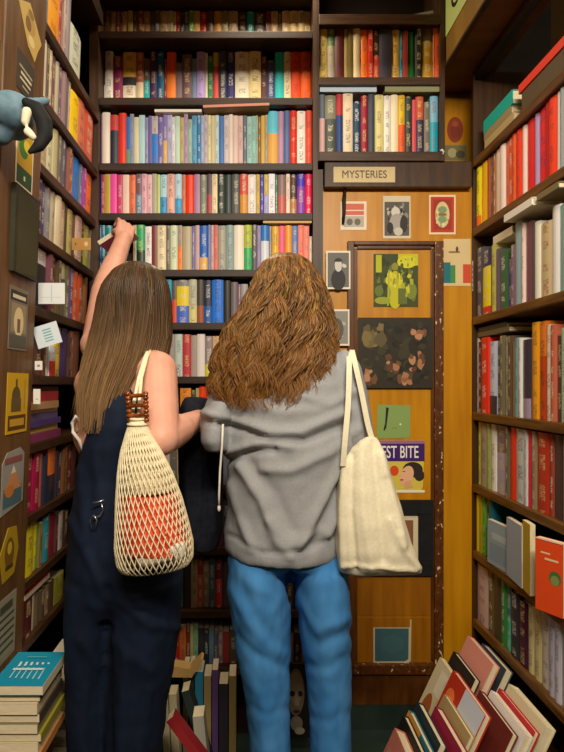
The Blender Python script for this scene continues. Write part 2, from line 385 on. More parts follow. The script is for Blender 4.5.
def spec(s):
    p = s.split('/')
    out = [(1.0, p[0])] if len(p) == 1 else []
    i = 0
    if len(p) > 1:                                   # colour/fraction/colour ... from the top down
        while i < len(p):
            out.append((float(p[i + 1]) if i + 1 < len(p) else 1.0, p[i])); i += 2
    return out
def vary(c, a=0.06):
    k = 1 + random.uniform(-a, a); return tuple(max(0, min(1, v * k)) for v in c)
PAGE = rgb('e6d8b4')
def book_cm(t, h, d, segs, hard, mark=None):
    cm = CM(); c = 0.0026 if hard else 0.0009
    ins = 0.003 if hard else 0.0006
    base = rgb(segs[0][1])
    lum = sum(base) / 3
    if mark is None:
        mark = random.choice([(0.75, 0.68, 0.5), (0.8, 0.8, 0.78), (0.75, 0.6, 0.25)]) if lum < 0.3 else random.choice([(0.03, 0.03, 0.04), (0.25, 0.04, 0.04), (0.05, 0.07, 0.2), (0.1, 0.1, 0.1)])
    off = random.uniform(0, 400)
    if random.random() < 0.3: mark = None
    n = 5 if hard and t > 0.012 else 3
    prof = []                                        # spine outline, x across, y depth
    for k in range(n + 1):
        x = t * k / n
        bulge = (0.0045 if n == 5 else 0.0012) * (1 - (2 * k / n - 1) ** 2)
        prof.append((x, 0.0045 - bulge if n == 5 else 0.0012 - bulge))
    cuts = [0.0]
    for f, _ in segs[::-1][1:]: cuts.append(h * (1 - f))
    cuts.append(h); cols = [rgb(s[1]) for s in segs[::-1]]
    for z0, z1, col in zip(cuts, cuts[1:], cols):
        for (xa, ya), (xb, yb) in zip(prof, prof[1:]):
            cm.face([(xa, ya, z0), (xb, yb, z0), (xb, yb, z1), (xa, ya, z1)], col, mark,
                    [(xa / t, z0 * 100 + off), (xb / t, z0 * 100 + off), (xb / t, z1 * 100 + off), (xa / t, z1 * 100 + off)])
    # boards, turned edges, inside of the cover
    y0 = prof[0][1]
    for x, xi, s in ((0, c, 1), (t, t - c, -1)):
        q = [(x, y0, 0), (x, y0, h), (x, d, h), (x, d, 0)]
        cm.face(q if s > 0 else q[::-1], base)
        q = [(xi, c + y0, 0), (xi, c + y0, h), (xi, d, h), (xi, d, 0)]; cm.face(q[::-1] if s > 0 else q, base)
        q = [(x, d, 0), (x, d, h), (xi, d, h), (xi, d, 0)]; cm.face(q if s > 0 else q[::-1], base)
        for z, sg in ((0, -1), (h, 1)):
            q = [(x, y0, z), (xi, c + y0, z), (xi, d, z), (x, d, z)]
            cm.face(q if s * sg < 0 else q[::-1], base)
    for z in (0, h):
        q = [(c, c + y0, z)] + [(x, y, z) for x, y in prof] + [(t - c, c + y0, z)]
        q = [(x, y, z) for x, y in prof] + [(t - c, c + y0, z), (c, c + y0, z)]
        cm.face(q if z else q[::-1], base)
    cm.boxf((c * 1.05, c + y0, ins), (t - c * 1.05, d - (0.004 if hard else 0.0005), h - ins), PAGE, 1)
    return cm
def fix_uv(cm):
    pass
NB = [0]
def mk_book(t, h, d, segs, hard, mat4, label, group, mark=None):
    nm = 'hardcover_book' if hard else 'paperback_book'
    cm = book_cm(t, h, d, segs, hard, mark)
    # uv.x wraps: the material wants 0..1 across, so keep the offset whole
    me = cm.mesh(nm, [M['book'], M['page']])
    o = link(nm, me); o.matrix_world = mat4; NB[0] += 1
    return tag(o, label, 'book', group)

def shelf_row(items, zfl, frame, u_of, y2z, depth, where, lm0, lm1, group, setback=0.012, gap=0.0006, zmax=9, sgn=1):
    """items: [(px0, px1, ytop, colours)] in order; u_of(px) along the shelf, y2z(px, y) height"""
    items = [q for q in items if q[3] != 'x']; n = len(items)
    for i, (a, b, yt, cs) in enumerate(items):
        ua, ub = u_of(a), u_of(b)
        if ua > ub: ua, ub = ub, ua
        t = max(0.004, ub - ua - 2 * gap)
        zt = min(y2z(a, yt), zmax) if yt is not None else zmax
        h = max(0.09, zt - zfl - 0.0012)
        segs = spec(cs); hard = t > 0.0245 or (h > 0.215 and t > 0.018)
        d = min(depth, 0.62 * h + random.uniform(0, 0.012))
        sb = setback + random.uniform(0, 0.010)
        m = frame @ Matrix.Translation((sgn * (ua + gap) if sgn > 0 else -(ub - gap), sb, zfl + 0.0006))
        names = []
        for _, c in segs:
            q = cname(c)
            if q not in names: names.append(q)
        if i < n - i - 1 or not lm1: o = f'{ORD[i]} from {lm0}'
        else: o = f'{ORD[n - 1 - i]} from {lm1}'
        size = 'thick ' if t > 0.03 else 'thin ' if t < 0.0125 else ''
        lab = f"{size}{' and '.join(names[:2])} book, {o}, {where}"
        if len(lab.split()) + lab.count('-') > 16: lab = f"{names[0]} book, {o}, {where}"
        mk_book(t, h, d, segs, hard, m, lab, group)
def parse(s, x_end):
    L = [l.split() for l in s.replace('\n', ' ').split(';') if l.strip()]
    out = []
    for i, e in enumerate(L):
        x0 = float(e[0]); x1 = float(L[i + 1][0]) if i + 1 < len(L) else x_end
        out.append((x0, x1, None if e[1] == '-' else float(e[1]), e[2]))
    return out
BROWS = [
 (0, 312, 0.085, 'the top back shelf', '''103 - 6b4a2a;111 - d8b27a;116 - 7a3a22;121 - e0b27a;128 - c9a860;133 - 5b4a3a;137 - 8a4a2a;144 - b08050;150 - 5a5048;155 - 6a5a50;160 - d0b080;168 - c8b890;173 - d8c090;176 - b52a20;180 - 3a3a40;184 - 4a4a4a;189 - 6a9a30;194 - c8a050;200 - c83a20;207 - 5a4030;214 - c8903a;222 - 8a8050;228 - b09a70;238 - 4a3a30;247 - 2aa0a8;254 - 4a3828;266 - 7a4020;271 - d8b880;278 - 6a4a3a;282 - e8cc90;290 - ecd090;298 - e8cc90;305 - ecd090'''),
 (1, 311, 0.07, 'the second back shelf down', '''99 50 3a4450/.6/c8c8c0;105 50 e8e0d0;113 56 8a2a5a;122.5 48 e8b850/.45/30343c/.6/eee4c8;136 52 a85a40/.55/e0c8a8;143.5 58 6a5a4a/.45/20a8a8;149.5 50 4a2a5a;157 48 0a5a84;164 58 8a2a2a;166.5 49 ec5a20/.4/f08030;176 62 7a6a70;182 54 6a5058;192 58 7080a0;196.5 49 b09cd8;205 52 e0d8c0;207.5 55 3a7a50;213 51 c8b030/.25/d85050;219 50 404858;226.5 40 34306a;235 41 e4dcc4;249 40 e0cc94;261 56 5a3030;267 60 4a5280;275 41 30c0c0;284 42 ecd8b0;291 40 ee4a18;301 39 f06018'''),
 (2, 312, 0.03, 'the third back shelf down', '''99 114 805878;102 112 e6dacc;110 115 c04040/.3/2a3040;118.5 112 dc3a28;126 116 2070c0/.65/60a080;130 114 8090b0;134 117 d0caa8;139 115 a8ccd4;145 117 9298c0;148 115 7060a0;152 116 b8b0b0/.35/1878d0;158 116 6a60a8;163 114 8070b0/.5/d8a850;167 114 b0b0d0;172 117 dcdce8;175 116 b8d0c0;180 117 b8a870;184 114 a890b0;188 119 98b8a8;192 116 5098c0;197 115 3078b0;201 115 a8b8d8;204 113 b8b0b8;208 115 dcd8a8;211 115 d0c098;215 115 c0d4cc;219 116 3a70b8;224 114 d0c0c0;229 114 e0d4c8;233 115 dcc0b8;238 116 d0b0a8;243 115 606880;247 116 98c4bc;252 116 90c8c0;256 115 b0c0a8;258 116 806840;261 115 d8a840;265 114 a8a898;268 105 60c8e0/.4/e0a850;278 107 b890b0;284 107 5a70a0;290 104 d83020;297 103 f4ece0;305.5 106 e85038'''),
 (3, 312, 0.02, 'the fourth back shelf down', '''96.6 172 2030a0;99 168 a82030;105 169 b8a030;110.5 170 ea48a8;117 166 c83868;122.5 164 ecd0c0;129 169 ec7c50;136 168 705060/.5/5080a0;142 168 e0a8b8;147 169 e8b8c4;152 168 a8a890;157 169 ccd488;160 164 b0e0f0/.55/38a0dc;167 163 e8b0a0;175 164 b8dcf0/.6/40a8e0;182 170 d87850;185.5 168 f03c18;194 170 a878a0;200 169 889080;207 170 503a48/.5/a82838;212 169 e8d4ac;217.5 169 38443c;225 169 3a4848;232 167 5e5e5e;240 169 dc5848/.5/d89840;248 169 f4f0ec;256 171 ccac40;260 169 3028a8;264 170 d0b850/.5/a8a8d8;268.5 168 ececf8;275 169 4a7050;278 169 987878/.5/c86860;286 168 ecd8c8;290 170 604030/.6/c08850;297 164 4838c8/.3/9048b8;305 169 e81850'''),
 (5, 248, 0.02, 'the back shelf between the heads', '''163 279 605858;165 279 18a8c8;172 280 605048/.45/d84830;176.5 276 808080/.15/e8d020/.6/4468d0;189 279 c0c0a8/.6/d8d088;197 276 504840/.6/a05a40;204 280 303a50/.6/2860b0;212 275 2078e8;223.5 280 35322c;231 282 786c74;238 284 866688;241 284 a8a8a8'''),
 (6, 232, 0.02, 'the back shelf above the navy jacket', '''168 334 a09890;175 334 c0d0c8;182.5 334 c03c44;191 335 a89890;197 334 e4dcd8;205 336 988888/.7/d0cc28;213 336 d8b080;219 336 c8a878;226 337 a88868'''),
 (7, 222, 0.02, 'the back shelf cut off by the jacket', '''180 388 f0962c;191 390 50483a;195.5 388 a8a868;199 384 f44410;206 386 c85844;213 388 705848'''),
 (9, 232, 0.03, 'the low back shelf under the jacket', '''190 495 403c3c;198 500 d8d0c4;204 497 bdb070;208 499 2c2c30;214 496 a03838;222 500 4a4c58'''),
 (10, 306, 0.03, 'the back shelf beside the blue jeans', '''170 562 5a5a4a;177 560 4a7070;183 562 3a3230;191 560 b09a78;197.5 560 a02c1c/.3/d06038;203 561 988870;209 559 48707a;215 560 7c2838/.4/d83c30;222 562 5a4a50;229 560 b8a888;236 563 6a3030;243 - x;286 566 6a5a40;293 563 2c2a30;299 564 804438'''),
 (11, 306, 0.03, 'the lowest full back shelf', '''169 624 d8a0a0;174 628 d02818;179.5 626 dc7830;186 625 8a4028;190 625 c8c880;193.5 624 90c8a0;198 628 383842;204 628 303844;209 629 6888a0;214 631 505868;218 630 887078;223 632 983028;229 630 5a4a40;238 - x;286 634 c8c0b0;294 632 403030;300 635 786048'''),
]
xb = lambda px: X_(px, YB + 0.02)
for k, x1, sb, where, s in BROWS:
    Ys = YB + sb
    zc = (ZB[k - 1] - TH - 0.006) if k else 2.819
    shelf_row(parse(s, x1), ZB[k], Matrix.Translation((0, YB, 0)), (lambda px, Ys=Ys: max(bx0 + 0.0006, min(bx1 - 0.0006, X_(px, Ys + 0.004)))), (lambda px, y, Ys=Ys: Z_(y, Ys + 0.004)), 0.15,
              where, 'the left corner' if k in (0, 1, 2, 3) else 'its left end', 'the door post' if k in (0, 1, 2, 3) else 'its right end', where.replace('the ', 'books on the ', 1) if False else 'books on ' + where, sb, 0.0005, zc)
# fifth shelf: broken by the raised hand
def brow(k, x1, where, s, lm0, lm1, sb=0.02):
    shelf_row(parse(s, x1), ZB[k], Matrix.Translation((0, YB, 0)), (lambda px: min(bx1 - 0.0006, X_(px, YB + sb + 0.004))), (lambda px, y: Z_(y, YB + sb + 0.004)), 0.15, where, lm0, lm1, 'books on the fifth back shelf', sb, 0.0005, ZB[k - 1] - TH - 0.0115)
brow(4, 112, 'the back shelf left of the raised hand', '99.6 220 2a60a0;101.6 222 1a7c90;105 222 208c90', 'the left corner', None)
brow(4, 313, 'the back shelf right of the raised hand', '''133 222 c8b890;136.5 222 20a864/.55/203a2c;145 226 f0e8e8;151.5 224 7a2c2c;157 221 eee0b8;166 225 686050;170 222 dce8c8;177.5 224 a89888/.45/fa8018;182 226 bcb090;192 226 7070b0;195 224 c8a0a0;199.5 222 2868c8/.7/e8b868;208 224 7888c0;211 225 d8a8a8;214 224 dc7060;218 223 b0b0a0;226 223 98b0b0;234 219 f4ecdc;244 224 bccc40/.5/40b868;252 224 48404a;257 224 9888b8;261 223 2880d8/.35/dce8f4;269 225 90828c;272 223 f0c040;279 223 f04080;285 223 f8a830;292 222 4a70c0;298 224 f87050;304 224 f88068;309.3 236 e8d8c8''', 'the raised hand', 'the door post')
# over the door
for k, s, x1, where in ((0, '''319.5 27 e8c868;327.5 26 5c8464/.35/b0a898;335 28 5c2420;344.5 28 a89458;348 28 72602a;353 28 dcc898;360.5 29 fa7c18;368 30 cc3424;373 31 40201c/.5/d84838;379 29 3c3844;392 29 f0bc58;400 31 2088a0;403 31 a83830;408 31 18782c;415 25 2c2824;422.5 28 5c4414/.25/cc9c24;433 25 d88868;434.8 25 f86818''', 440, 'the upper shelf over the door'),
                        (1, '''319.5 94 686f80/.4/e0b0b0;325 95 80806a/.4/4c544c;336 94 b03038/.35/24407a;343 93 e4d0b0;353 101 24405a;361 95 9c2438;368 94 404854;375 94 dcd088;384 95 e8e4d8;391 94 ecdcbc;398.5 95 dcb824/.5/e85c28;405 96 34403c;412 100 cc4850;416 96 c85c38/.4/3c3458;424 102 706858;430 96 78b0c8/.45/18a0b8''', 438, 'the shelf just above the paper sign')):
    sb = 0.02
    shelf_row(parse(s, x1), ZO[k], Matrix.Translation((0, YB, 0)), lambda px: X_(px, YB + 0.024), lambda px, y: Z_(y, YB + 0.024), 0.15, where, 'its left end', 'its right end', 'books on ' + where, sb, 0.0005)
# left bookcase
LROWS = [
 (0, 83, 'the top left shelf', '48.8 - 6a8a90;51 - f4a410;62 - a83430;65.5 - 987c70;68 - 908890;72 15 ccd0bc'),
 (1, 95, 'the second left shelf down', '46 - e8dcc4;48.5 - 685c54;52 - d8c8a8;55 - 785858;59 - b8b098;62 - 785c70;65 - 987c80;68 - 706868;71 - d0c0a8;73 85 f8d000;80.5 92 dc7858;87 98 d05838'),
 (2, 96, 'the left shelf behind the cap', '42 - d0c098;50 - dcd8b0;56 - b8b088;60 - 787068;64 - 60606c;67 - 684c60;70 - 906054;73 138 c86444;76.5 143 1880e0;82.5 148 688090;85 149 a848a8;88.5 152 f87824'),
 (3, 96, 'the third left shelf beneath the cap', '40 - 403860;45 - 504870;49 - 909098;54 - b8b098;58 - dcd0b0;63 - d8c0a0;68 - 504838;70 206 c0b068;75 212 705444;78 - d8b8a8;84 216 504030;87 222 a8a040;92 228 686050'),
 (4, 88, 'the left shelf with the white card', '39 - dcdcdc/.25/242428;50 - 805060;54 - 703030;59 - 605034;63 - b0a880/.3/605840;67 - 706c4c;71 - 684c80;75 - dc6030;80 - c0502c;83 - a87040;86 - 80502c'),
 (5, 82, 'the left shelf with the tilted note', '37.5 330 604038;45 330 683834;49 330 c0c0a8;52 345 d0d8e0/.5/d03028;58 326 e8c028;64 327 3c2c60;70 332 583434;72 330 a8704c;76 330 885444'),
 (7, 79, 'the left shelf with maroon spines', '29 453 a81c4c;35 453 a01848;41 455 a85850;44.5 457 2c344c;49 450 e87828/.5/2c3444;57 452 4c445c;61 453 443c4c;64 450 885834;67 448 a88040;70.5 446 803c2c;75 446 603430'),
 (8, 70, 'the left shelf with the yellow book', '27.5 524 e4d424;36.5 522 ccd01c;40.5 525 706c3c;43 526 b0a888;45.5 520 3098a8;52 518 982428;58 516 603840;60 515 d0c8c0;65 514 504038'),
 (9, 66, 'the lowest left shelf in view', '25 600 581c24;34 600 c0b09c;38 598 70604c;43 598 60503c;48 597 887058;52 596 584434;57 594 989830'),
]
for k, x1, where, s in LROWS:
    z0 = ZL[k]; zc = (ZL[k - 1] - 0.026 - 0.006) if k else z0 + 0.3
    if k == 9: zc = z0 + 0.117
    zm = z0 + 0.08
    shelf_row(parse(s, x1), z0, ML, lambda px: min(UE - 0.001, max(U1 + 0.002, ul(px, zm) * 1.012)), lambda px, y: Z_(y, ul(px, zm)), 0.17, where, 'the post', 'the corner' if k in (1, 2, 3) else 'its far end', 'books on ' + where, 0.008, 0.0004, zc)
# right bookcase
RROWS = [
 (1, 567, 'the upper right shelf', '473 159 f4e424/.82/f87818;478.5 155 f4bc1c;485 154 a85834;487 153 745858;489 150 b87844;492 148 e8d0bc;497 144 f4e4dc;502 143 dc6840;505 138 dc582c;509 132 e86430;512.5 118 ee3c20;517.5 117 f4dcd4;522 98 ec2c2c;530 98 b098c8;534 97 f42c2c;542 93 c41c24;545 92 f44424;553 91 ece4dc;557 82 98a0a0;561 70 c0c0c0'),
 (2, 567, 'the second right shelf', '473.5 250 50505c;480 253 383060/.25/f4e424/.88/e83424;488 246 c8c868;493 250 685870;497 252 406844;504 260 4c40a8;508 246 806074;512 224 98b8c0;519 224 e8ccc4;522 224 784858;529 222 585858;531 223 dcd8c8;536 225 d0bc90;547 208 f0f0f0;555 206 88b8b0'),
 (3, 567, 'the third right shelf', '473 338 d8c8c0;475.5 342 583430;479 338 ec3424;486 342 d0dcf4/.75/38383c;493 341 585860;497 336 706c54;501 338 b8b098;505 336 604c3c;509 342 908058;512 338 80a8b0;516 338 dcdcd4;519 340 403844/.75/a898b0;527 323 f4a824;534.5 322 e88028/.35/c8481c;542 325 ecdcc4;547 325 b86048;552 335 603438;557 328 b0e8c8'),
 (4, 567, 'the fourth right shelf', '473 420 d8d848;477 418 a8a084;484 419 98a858;487 420 ece8e0;492 424 807080/.4/b8b0cc;503 427 68604c;506 421 ee3c1c;512.5 423 d0d8d8;522 427 d0d0d0;524.5 425 dc2840;528 427 908060;533 425 c03824;545 427 984834;549 430 503c3c;559 434 d0c8b0'),
 (5, 490, 'the fifth right shelf', '473 494 dcc020;476.5 494 a8a01c;479.5 492 58a834;482.5 494 38382c;486 495 186878'),
 (6, 567, 'the lowest right shelf', '473 561 d8b8b0;484 565 70603c;490 570 504834;497 578 389040;502 580 407880/.5/48c8a8;507 590 343844;515 598 481c38;523 602 dcd4a0;529 605 d4c890;536 608 d0ccc4;545 611 b8b8d0;551 612 c4c4d8;557 614 b0b098'),
]
ur = lambda px: F * (XR + 0.0005) / (px - VX)
for k, x1, where, s in RROWS:
    zc = ZR[k - 1] - 0.03 - 0.006
    shelf_row(parse(s, x1), ZR[k], MR, lambda px: min(RY1 - 0.002, ur(px)), lambda px, y: Z_(y, ur(px)), 0.20, where, 'the door end', None, 'books on ' + where, 0.005, 0.0004, zc, -1)

# the rest of the books on the back shelves, beyond the hundreds built one by one
big = CM(); rq = random.Random(77)
for k, xa, xb_ in ((5, 102, 162), (5, 250, 312), (6, 102, 167), (6, 238, 312), (7, 102, 179), (7, 216, 312), (8, 102, 312), (9, 102, 185), (9, 234, 312), (10, 102, 168), (10, 244, 284), (11, 102, 167), (11, 239, 284)):
    x = xa
    while x < xb_ - 5:
        wpx = min(rq.uniform(5, 10), xb_ - x - .3); t = wpx * (YB + .02) / F - .001; zmx = ZB[k - 1] - TH - ZB[k] - .008; h = min(zmx, rq.uniform(.150, .2))
        c = book_cm(t, h, .11, [(1.0, rq.choice(['6a3a30', 'c8b890', '3a4a6a', '7a7468', 'd8d0c0', '8a2a2c', '4a6a58', 'b08048', '2c2c34', '9098a8', 'c86840']))], False)
        ox = X_(x, YB + .02); b0 = len(big.v); d0 = YB + rq.uniform(.03, .045)
        big.v += [(px_ + ox, py_ + d0, pz_ + ZB[k] + .0006) for px_, py_, pz_ in c.v]; big.f += [tuple(i + b0 for i in f) for f in c.f]
        big.c += c.c; big.k += c.k; big.uv += c.uv; big.mi += c.mi; x += wpx
o = link('shelved_books', big.mesh('shelved_books', [M['book'], M['page']])); o['kind'] = 'stuff'
tag(o, 'remaining mixed books on the back shelves, mostly hidden behind the two women', 'books')
# ------------------------------------------------------------------ lying books, tilted books and piles
PR = M['print']
def prism_col(cm, pts, y0, y1, col):
    """flat polygon (x, z) extruded from y0 (front) to y1"""
    n = len(pts); f = [(x, y0, z) for x, z in pts]; b = [(x, y1, z) for x, z in pts]
    cm.face(f, col); cm.face(b[::-1], col)
    for i in range(n):
        j = (i + 1) % n; cm.face([f[j], f[i], b[i], b[j]], col)
def disc(cx, cy, rx, ry, n=18, a0=0, a1=360, rot=0):
    o = []
    for k in range(n + (a1 - a0 < 360)):
        a = math.radians(a0 + (a1 - a0) * k / n); x, y = rx * math.cos(a), ry * math.sin(a)
        r = math.radians(rot); o.append((cx + x * math.cos(r) - y * math.sin(r), cy + x * math.sin(r) + y * math.cos(r)))
    return o
def rect(x0, y0, x1, y1): return [(x0, y0), (x1, y0), (x1, y1), (x0, y1)]

def big_book(L, W, T, mat4, cover, label, group=None, art=(), hard=True, spine=None, cat='book', name='loose_book'):
    """book lying flat in its own frame: x = height of the page (L), y = spine at 0 to fore-edge W, z = thickness T.
    art: [(polygon in 0..1, colour)] on the upper cover"""
    root = bpy.data.objects.new(name, None); C.objects.link(root); root.matrix_world = mat4; tag(root, label, cat, group)
    cm = CM(); c = 0.0028 if hard else 0.001; col = rgb(cover); sp = rgb(spine or cover)
    cm.boxf((0, 0, T - c), (L, W, T), col); cm.boxf((0, 0, 0), (L, W, c), col)
    cm.boxf((0, -0.0006, 0.0002), (L, c, T - 0.0002), sp)
    for i, (poly, h) in enumerate(art):
        z = T + 0.0003 + 0.00025 * i
        cm.face([(x * L, y * W, z) for x, y in poly], rgb(h))
    o = link('cover', cm.mesh('cover', [PR]), root)
    e = 0.0035 if hard else 0.0006
    bm = bmesh.new(); box(bm, (e, c * 1.02, c * 1.02), (L - e, W - (0.004 if hard else 0.0006), T - c * 1.02)); obj('pages', bm, M['page'], root)
    return root
def frame4(o, ax, ay, az):
    m = Matrix.Identity(4)
    for i, a in enumerate((ax, ay, az)):
        a = Vector(a).normalized()
        for r in range(3): m[r][i] = a[r]
    m.translation = Vector(o); return m
XA, YA, ZA = Vector((1, 0, 0)), Vector((0, 1, 0)), Vector((0, 0, 1))

# lying on the tops of the third back row
def top_of(prefix_where, px):
    return None
zt = lambda py, Y=YB + 0.03: Z_(py, Y)
g = 'books laid flat on top of rows'
big_book(X_(202, 2.18) - X_(155, 2.18), 0.11, 0.0105, frame4((X_(155, 2.18), 2.17, zt(113.2, 2.18)), XA, YA, ZA), 'e8e0d0', 'white book lying flat on top of the third back row', g)
ln = X_(269, 2.18) - X_(204, 2.18)
big_book(ln, 0.13, 0.010, frame4((X_(204, 2.18), 2.135, zt(113.4, 2.18)), (1, 0, 0.035), (0, 1, 0), (-0.035, 0, 1)), '8a7040', 'olive book with a pink upper edge propped aslant on the third back row', g, spine='b87868')
big_book(X_(310, 2.18) - X_(262, 2.18), 0.12, 0.008, frame4((X_(263, 2.18), 2.155, ZB[3] - TH - 0.0095), XA, YA, ZA), 'd8b878', 'cream paperback slanting on top of the fifth back row by the door post', g, hard=False)
big_book(X_(376, 2.18) - X_(319.5, 2.18), 0.13, 0.032, frame4((X_(319.5, 2.18), 2.17, zt(93.2)), XA, YA, ZA), 'a8c0d8', 'thick pale blue and white book lying above the paper-sign shelf', g, spine='b8c8d8')
big_book(X_(438, 2.18) - X_(384, 2.18), 0.13, 0.038, frame4((X_(384, 2.18), 2.165, zt(93.8)), XA, YA, ZA), '888860', 'thick olive green book lying above the row over the paper sign', g, spine='8c8c64')
big_book(0.20, 0.12, 0.012, frame4((X_(381, 2.18), 2.16, zt(27)), (1, 0, 0.20), YA, (-0.20, 0, 1)), '8c8478', 'grey book tilted on the uppermost row over the door', g)
# stack lying on the sixth left shelf
z = ZL[6] + 0.0008
for t, L, col, what in ((0.026, .265, '84345c', 'plum'), (0.018, .25, 'c8c060', 'olive yellow'), (0.019, .26, '503a78', 'purple'), (0.018, .255, '605880', 'slate'), (0.012, .245, 'e0d4c0', 'cream'), (0.022, .23, 'b89060', 'tan'), (0.030, .24, 'a42a34', 'dark red'), (0.014, .25, '4a3428', 'brown')):
    m = ML @ frame4((U1 + 0.006 + random.uniform(0, .012), 0.006 + random.uniform(0, .012), z), XA, YA, ZA)
    big_book(L, 0.12, t, m, col, f'{what} book lying in the flat stack on the left shelf beside the bag strap', 'books stacked flat on the left shelf', hard=False); z += t + 0.0006
# red and cream books lying over the lowest left row
z = ZL[9] + 0.1185
for t, L, col, what, w_ in ((0.014, .20, 'd8ccb0', 'cream', .11), (0.015, .18, 'b01c20', 'red', .12)):
    big_book(L, w_, t, ML @ frame4((U1 + 0.03, 0.01, z), XA, YA, ZA), col, f'{what} book lying across the lowest left row of books', 'books laid across the lowest left row', hard=False); z += t + 0.0006
# pile on the plinth, topped by the turquoise book
z = 0.4408; spec_ = [('c8884a', .022, 'salmon-edged'), ('e0d4b0', .026, 'thick cream'), ('98902c', .020, 'olive green'), ('8a8058', .024, 'sage'), ('4a4038', .022, 'dark-covered'), ('dcc8a0', .027, 'cream-edged'), ('6a6a60', .020, 'grey-covered')]
for i, (col, t, what) in enumerate(spec_):
    big_book(.168 + random.uniform(-.006, .02), .105, t, frame4((-.499 + random.uniform(-.006, .003), 1.335 + random.uniform(0, .008), z), YA, -XA, ZA), col, f'{what} paperback in the pile beneath the turquoise book', 'paperbacks piled under the turquoise book', hard=False); z += t + 0.0006
lines = []
for k in range(6):
    y0 = .16 + .11 * k
    lines.append(([(0.62 - .02 * k, y0), (0.66, y0 + .02), (0.66, y0 + .06), (0.62 - .02 * k, y0 + .05)], 'd8eef0'))
    lines.append(([(.18, y0), (.5, y0 + .03), (.5, y0 + .045), (.18, y0 + .03)], 'a8dce4'))
lines.append((rect(.40, .2, .46, .8), 'cfeaf0')); lines.append((rect(.78, .3, .81, .7), '60b8cc'))
tz = EYE - 268 * 1.5 / F
big_book(.168, .125, tz - z, frame4((-.489, 1.332, z), YA, -XA, ZA), '1490b0', 'turquoise paperback with white streaks on top of the left floor pile', None, lines, hard=False, spine='d8ccb0')
# second, lower stack further in
z = 0.0008
g = 'books stacked behind the turquoise pile'
cols = ['7a6a50', 'c8b890', '5a4a38', '9a8a60', '4a5a48', 'b0a070', '6a3a30', 'c0b498', '584838', 'a89868', '70604c', 'd0c4a0', '8a7038', '3c3c34', 'c8bc9c', '9c9060', 'dcd0b0', '70684c', 'e0d8c0']
wds = ['umber', 'sand', 'dark', 'khaki', 'bottle green', 'wheat', 'rust', 'bone', 'cocoa', 'straw', 'clay', 'ivory', 'bronze', 'black', 'pale', 'moss', 'buff', 'drab', 'white']
for col, wd in zip(cols, wds):
    t = random.uniform(.024, .03)
    big_book(.165, .105, t, frame4((-.500 + random.uniform(-.006, .004), 1.655 + random.uniform(0, .012), z), YA, -XA, ZA), col, f'{wd} paperback in the floor stack between left shelves and navy trousers', g, hard=False); z += t + 0.0005
# right top shelf: lying
g = 'books lying on the top right shelf'
def rb(y0, y1, z, T, W, col, label, art=(), d0=0.012, grp=g, **k):
    y0, y1, T = y0 * KR, y1 * KR, T * KR
    return big_book(y1 - y0, W, T, MR @ frame4((-y1, d0, z), XA, YA, ZA), col, label, grp, art, **k)
z = ZR[0] + 0.0008
rb(2.02, 2.27, z, .045, .17, 'b8a070', 'tan book lying under the teal book on the top right shelf')
rb(2.04, 2.275, z + .046 * KR, .030, .16, '9c8a60', 'drab book directly beneath the teal book on the top right shelf')
rb(2.03, 2.28, z + .0766 * KR, .052, .17, '10a898', 'teal book on top of the flat stack, top right shelf')
rb(1.62, 1.95, z, .075, .2, '5c4a30', 'thick dark brown book lying under the red one, top right shelf', d0=0.008)
rb(1.60, 1.965, z + .0756 * KR, .030, .2, 'e83c20', 'long red book lying flat near the top right corner shelf', d0=0.004)
# on top of the second right row
g = 'books lying above the second right row'
rb(2.03, 2.19, ZR[2] + .262 * KR, .03, .15, 'e4dcc0', 'thick cream book lying on the row beside the door, second right shelf')
rb(1.82, 2.02, ZR[2] + .300 * KR, .026, .15, 'f0ece0', 'white book sticking out beneath the row of red spines', d0=-0.02)
rb(1.675, 1.80, ZR[2] + .305 * KR, .02, .15, '80704c', 'olive brown book lying over the tan books beneath the red spines', d0=-0.015)
g = 'books lying above the third right row'
rb(2.06, 2.34, 1.5185, .020, .17, '6c6448', 'dark olive book lying on the third right row')
rb(2.08, 2.33, 1.5385, .016, .16, '4c4438', 'charcoal book uppermost over the third right row')
# covers turned outwards on the fifth right shelf
def face_out(px0, px1, Y0, Y1, ytop, zfl, T, col, label, art=(), spine=None):
    Y0, Y1 = Y0 * KR, Y1 * KR
    p0 = Vector((X_(px0, Y0), Y0, zfl + .001)); p1 = Vector((X_(px1, Y1), Y1, zfl + .001)); W = (p1 - p0).length
    h = Z_(ytop, Y0) - zfl; u = (p1 - p0).normalized(); n = u.cross(ZA).normalized()   # n faces the aisle
    if n.y > 0: n = -n
    return big_book(h, W, T, frame4(p0 - n * T, ZA, u, ZA.cross(u)) if False else frame4(p0 - n * T, ZA, u, n), col, label, 'books turned cover outwards on the fifth right shelf', art, hard=False, spine=spine)
z5 = ZR[5] + .0005
face_out(487.5, 511, 2.19, 2.03, 519, z5, .018, '9cacb4', 'slate grey cover turned outwards on the fifth right shelf', [(rect(.1, .1, .5, .85), '8a9ca8'), (rect(.6, .2, .75, .8), 'b8c4c4')])
face_out(511.5, 527, 2.04, 1.90, 517, z5, .016, 'b0bccc', 'pale blue cover with a magenta flower on the fifth right shelf', [(rect(0, 0, 1, .28), '4c3c90'), (disc(.3, .7, .16, .2), 'b02878'), (disc(.42, .55, .1, .14), 'c84890')], spine='4c3c90')
face_out(528, 535.5, 1.90, 1.83, 520, z5, .016, 'd0b034', 'yellow-edged cover turned outwards beside the orange paperback', [(rect(.1, .4, .9, .95), '7c6430')])
p0 = Vector((X_(535, 1.78), 1.78, z5)); 
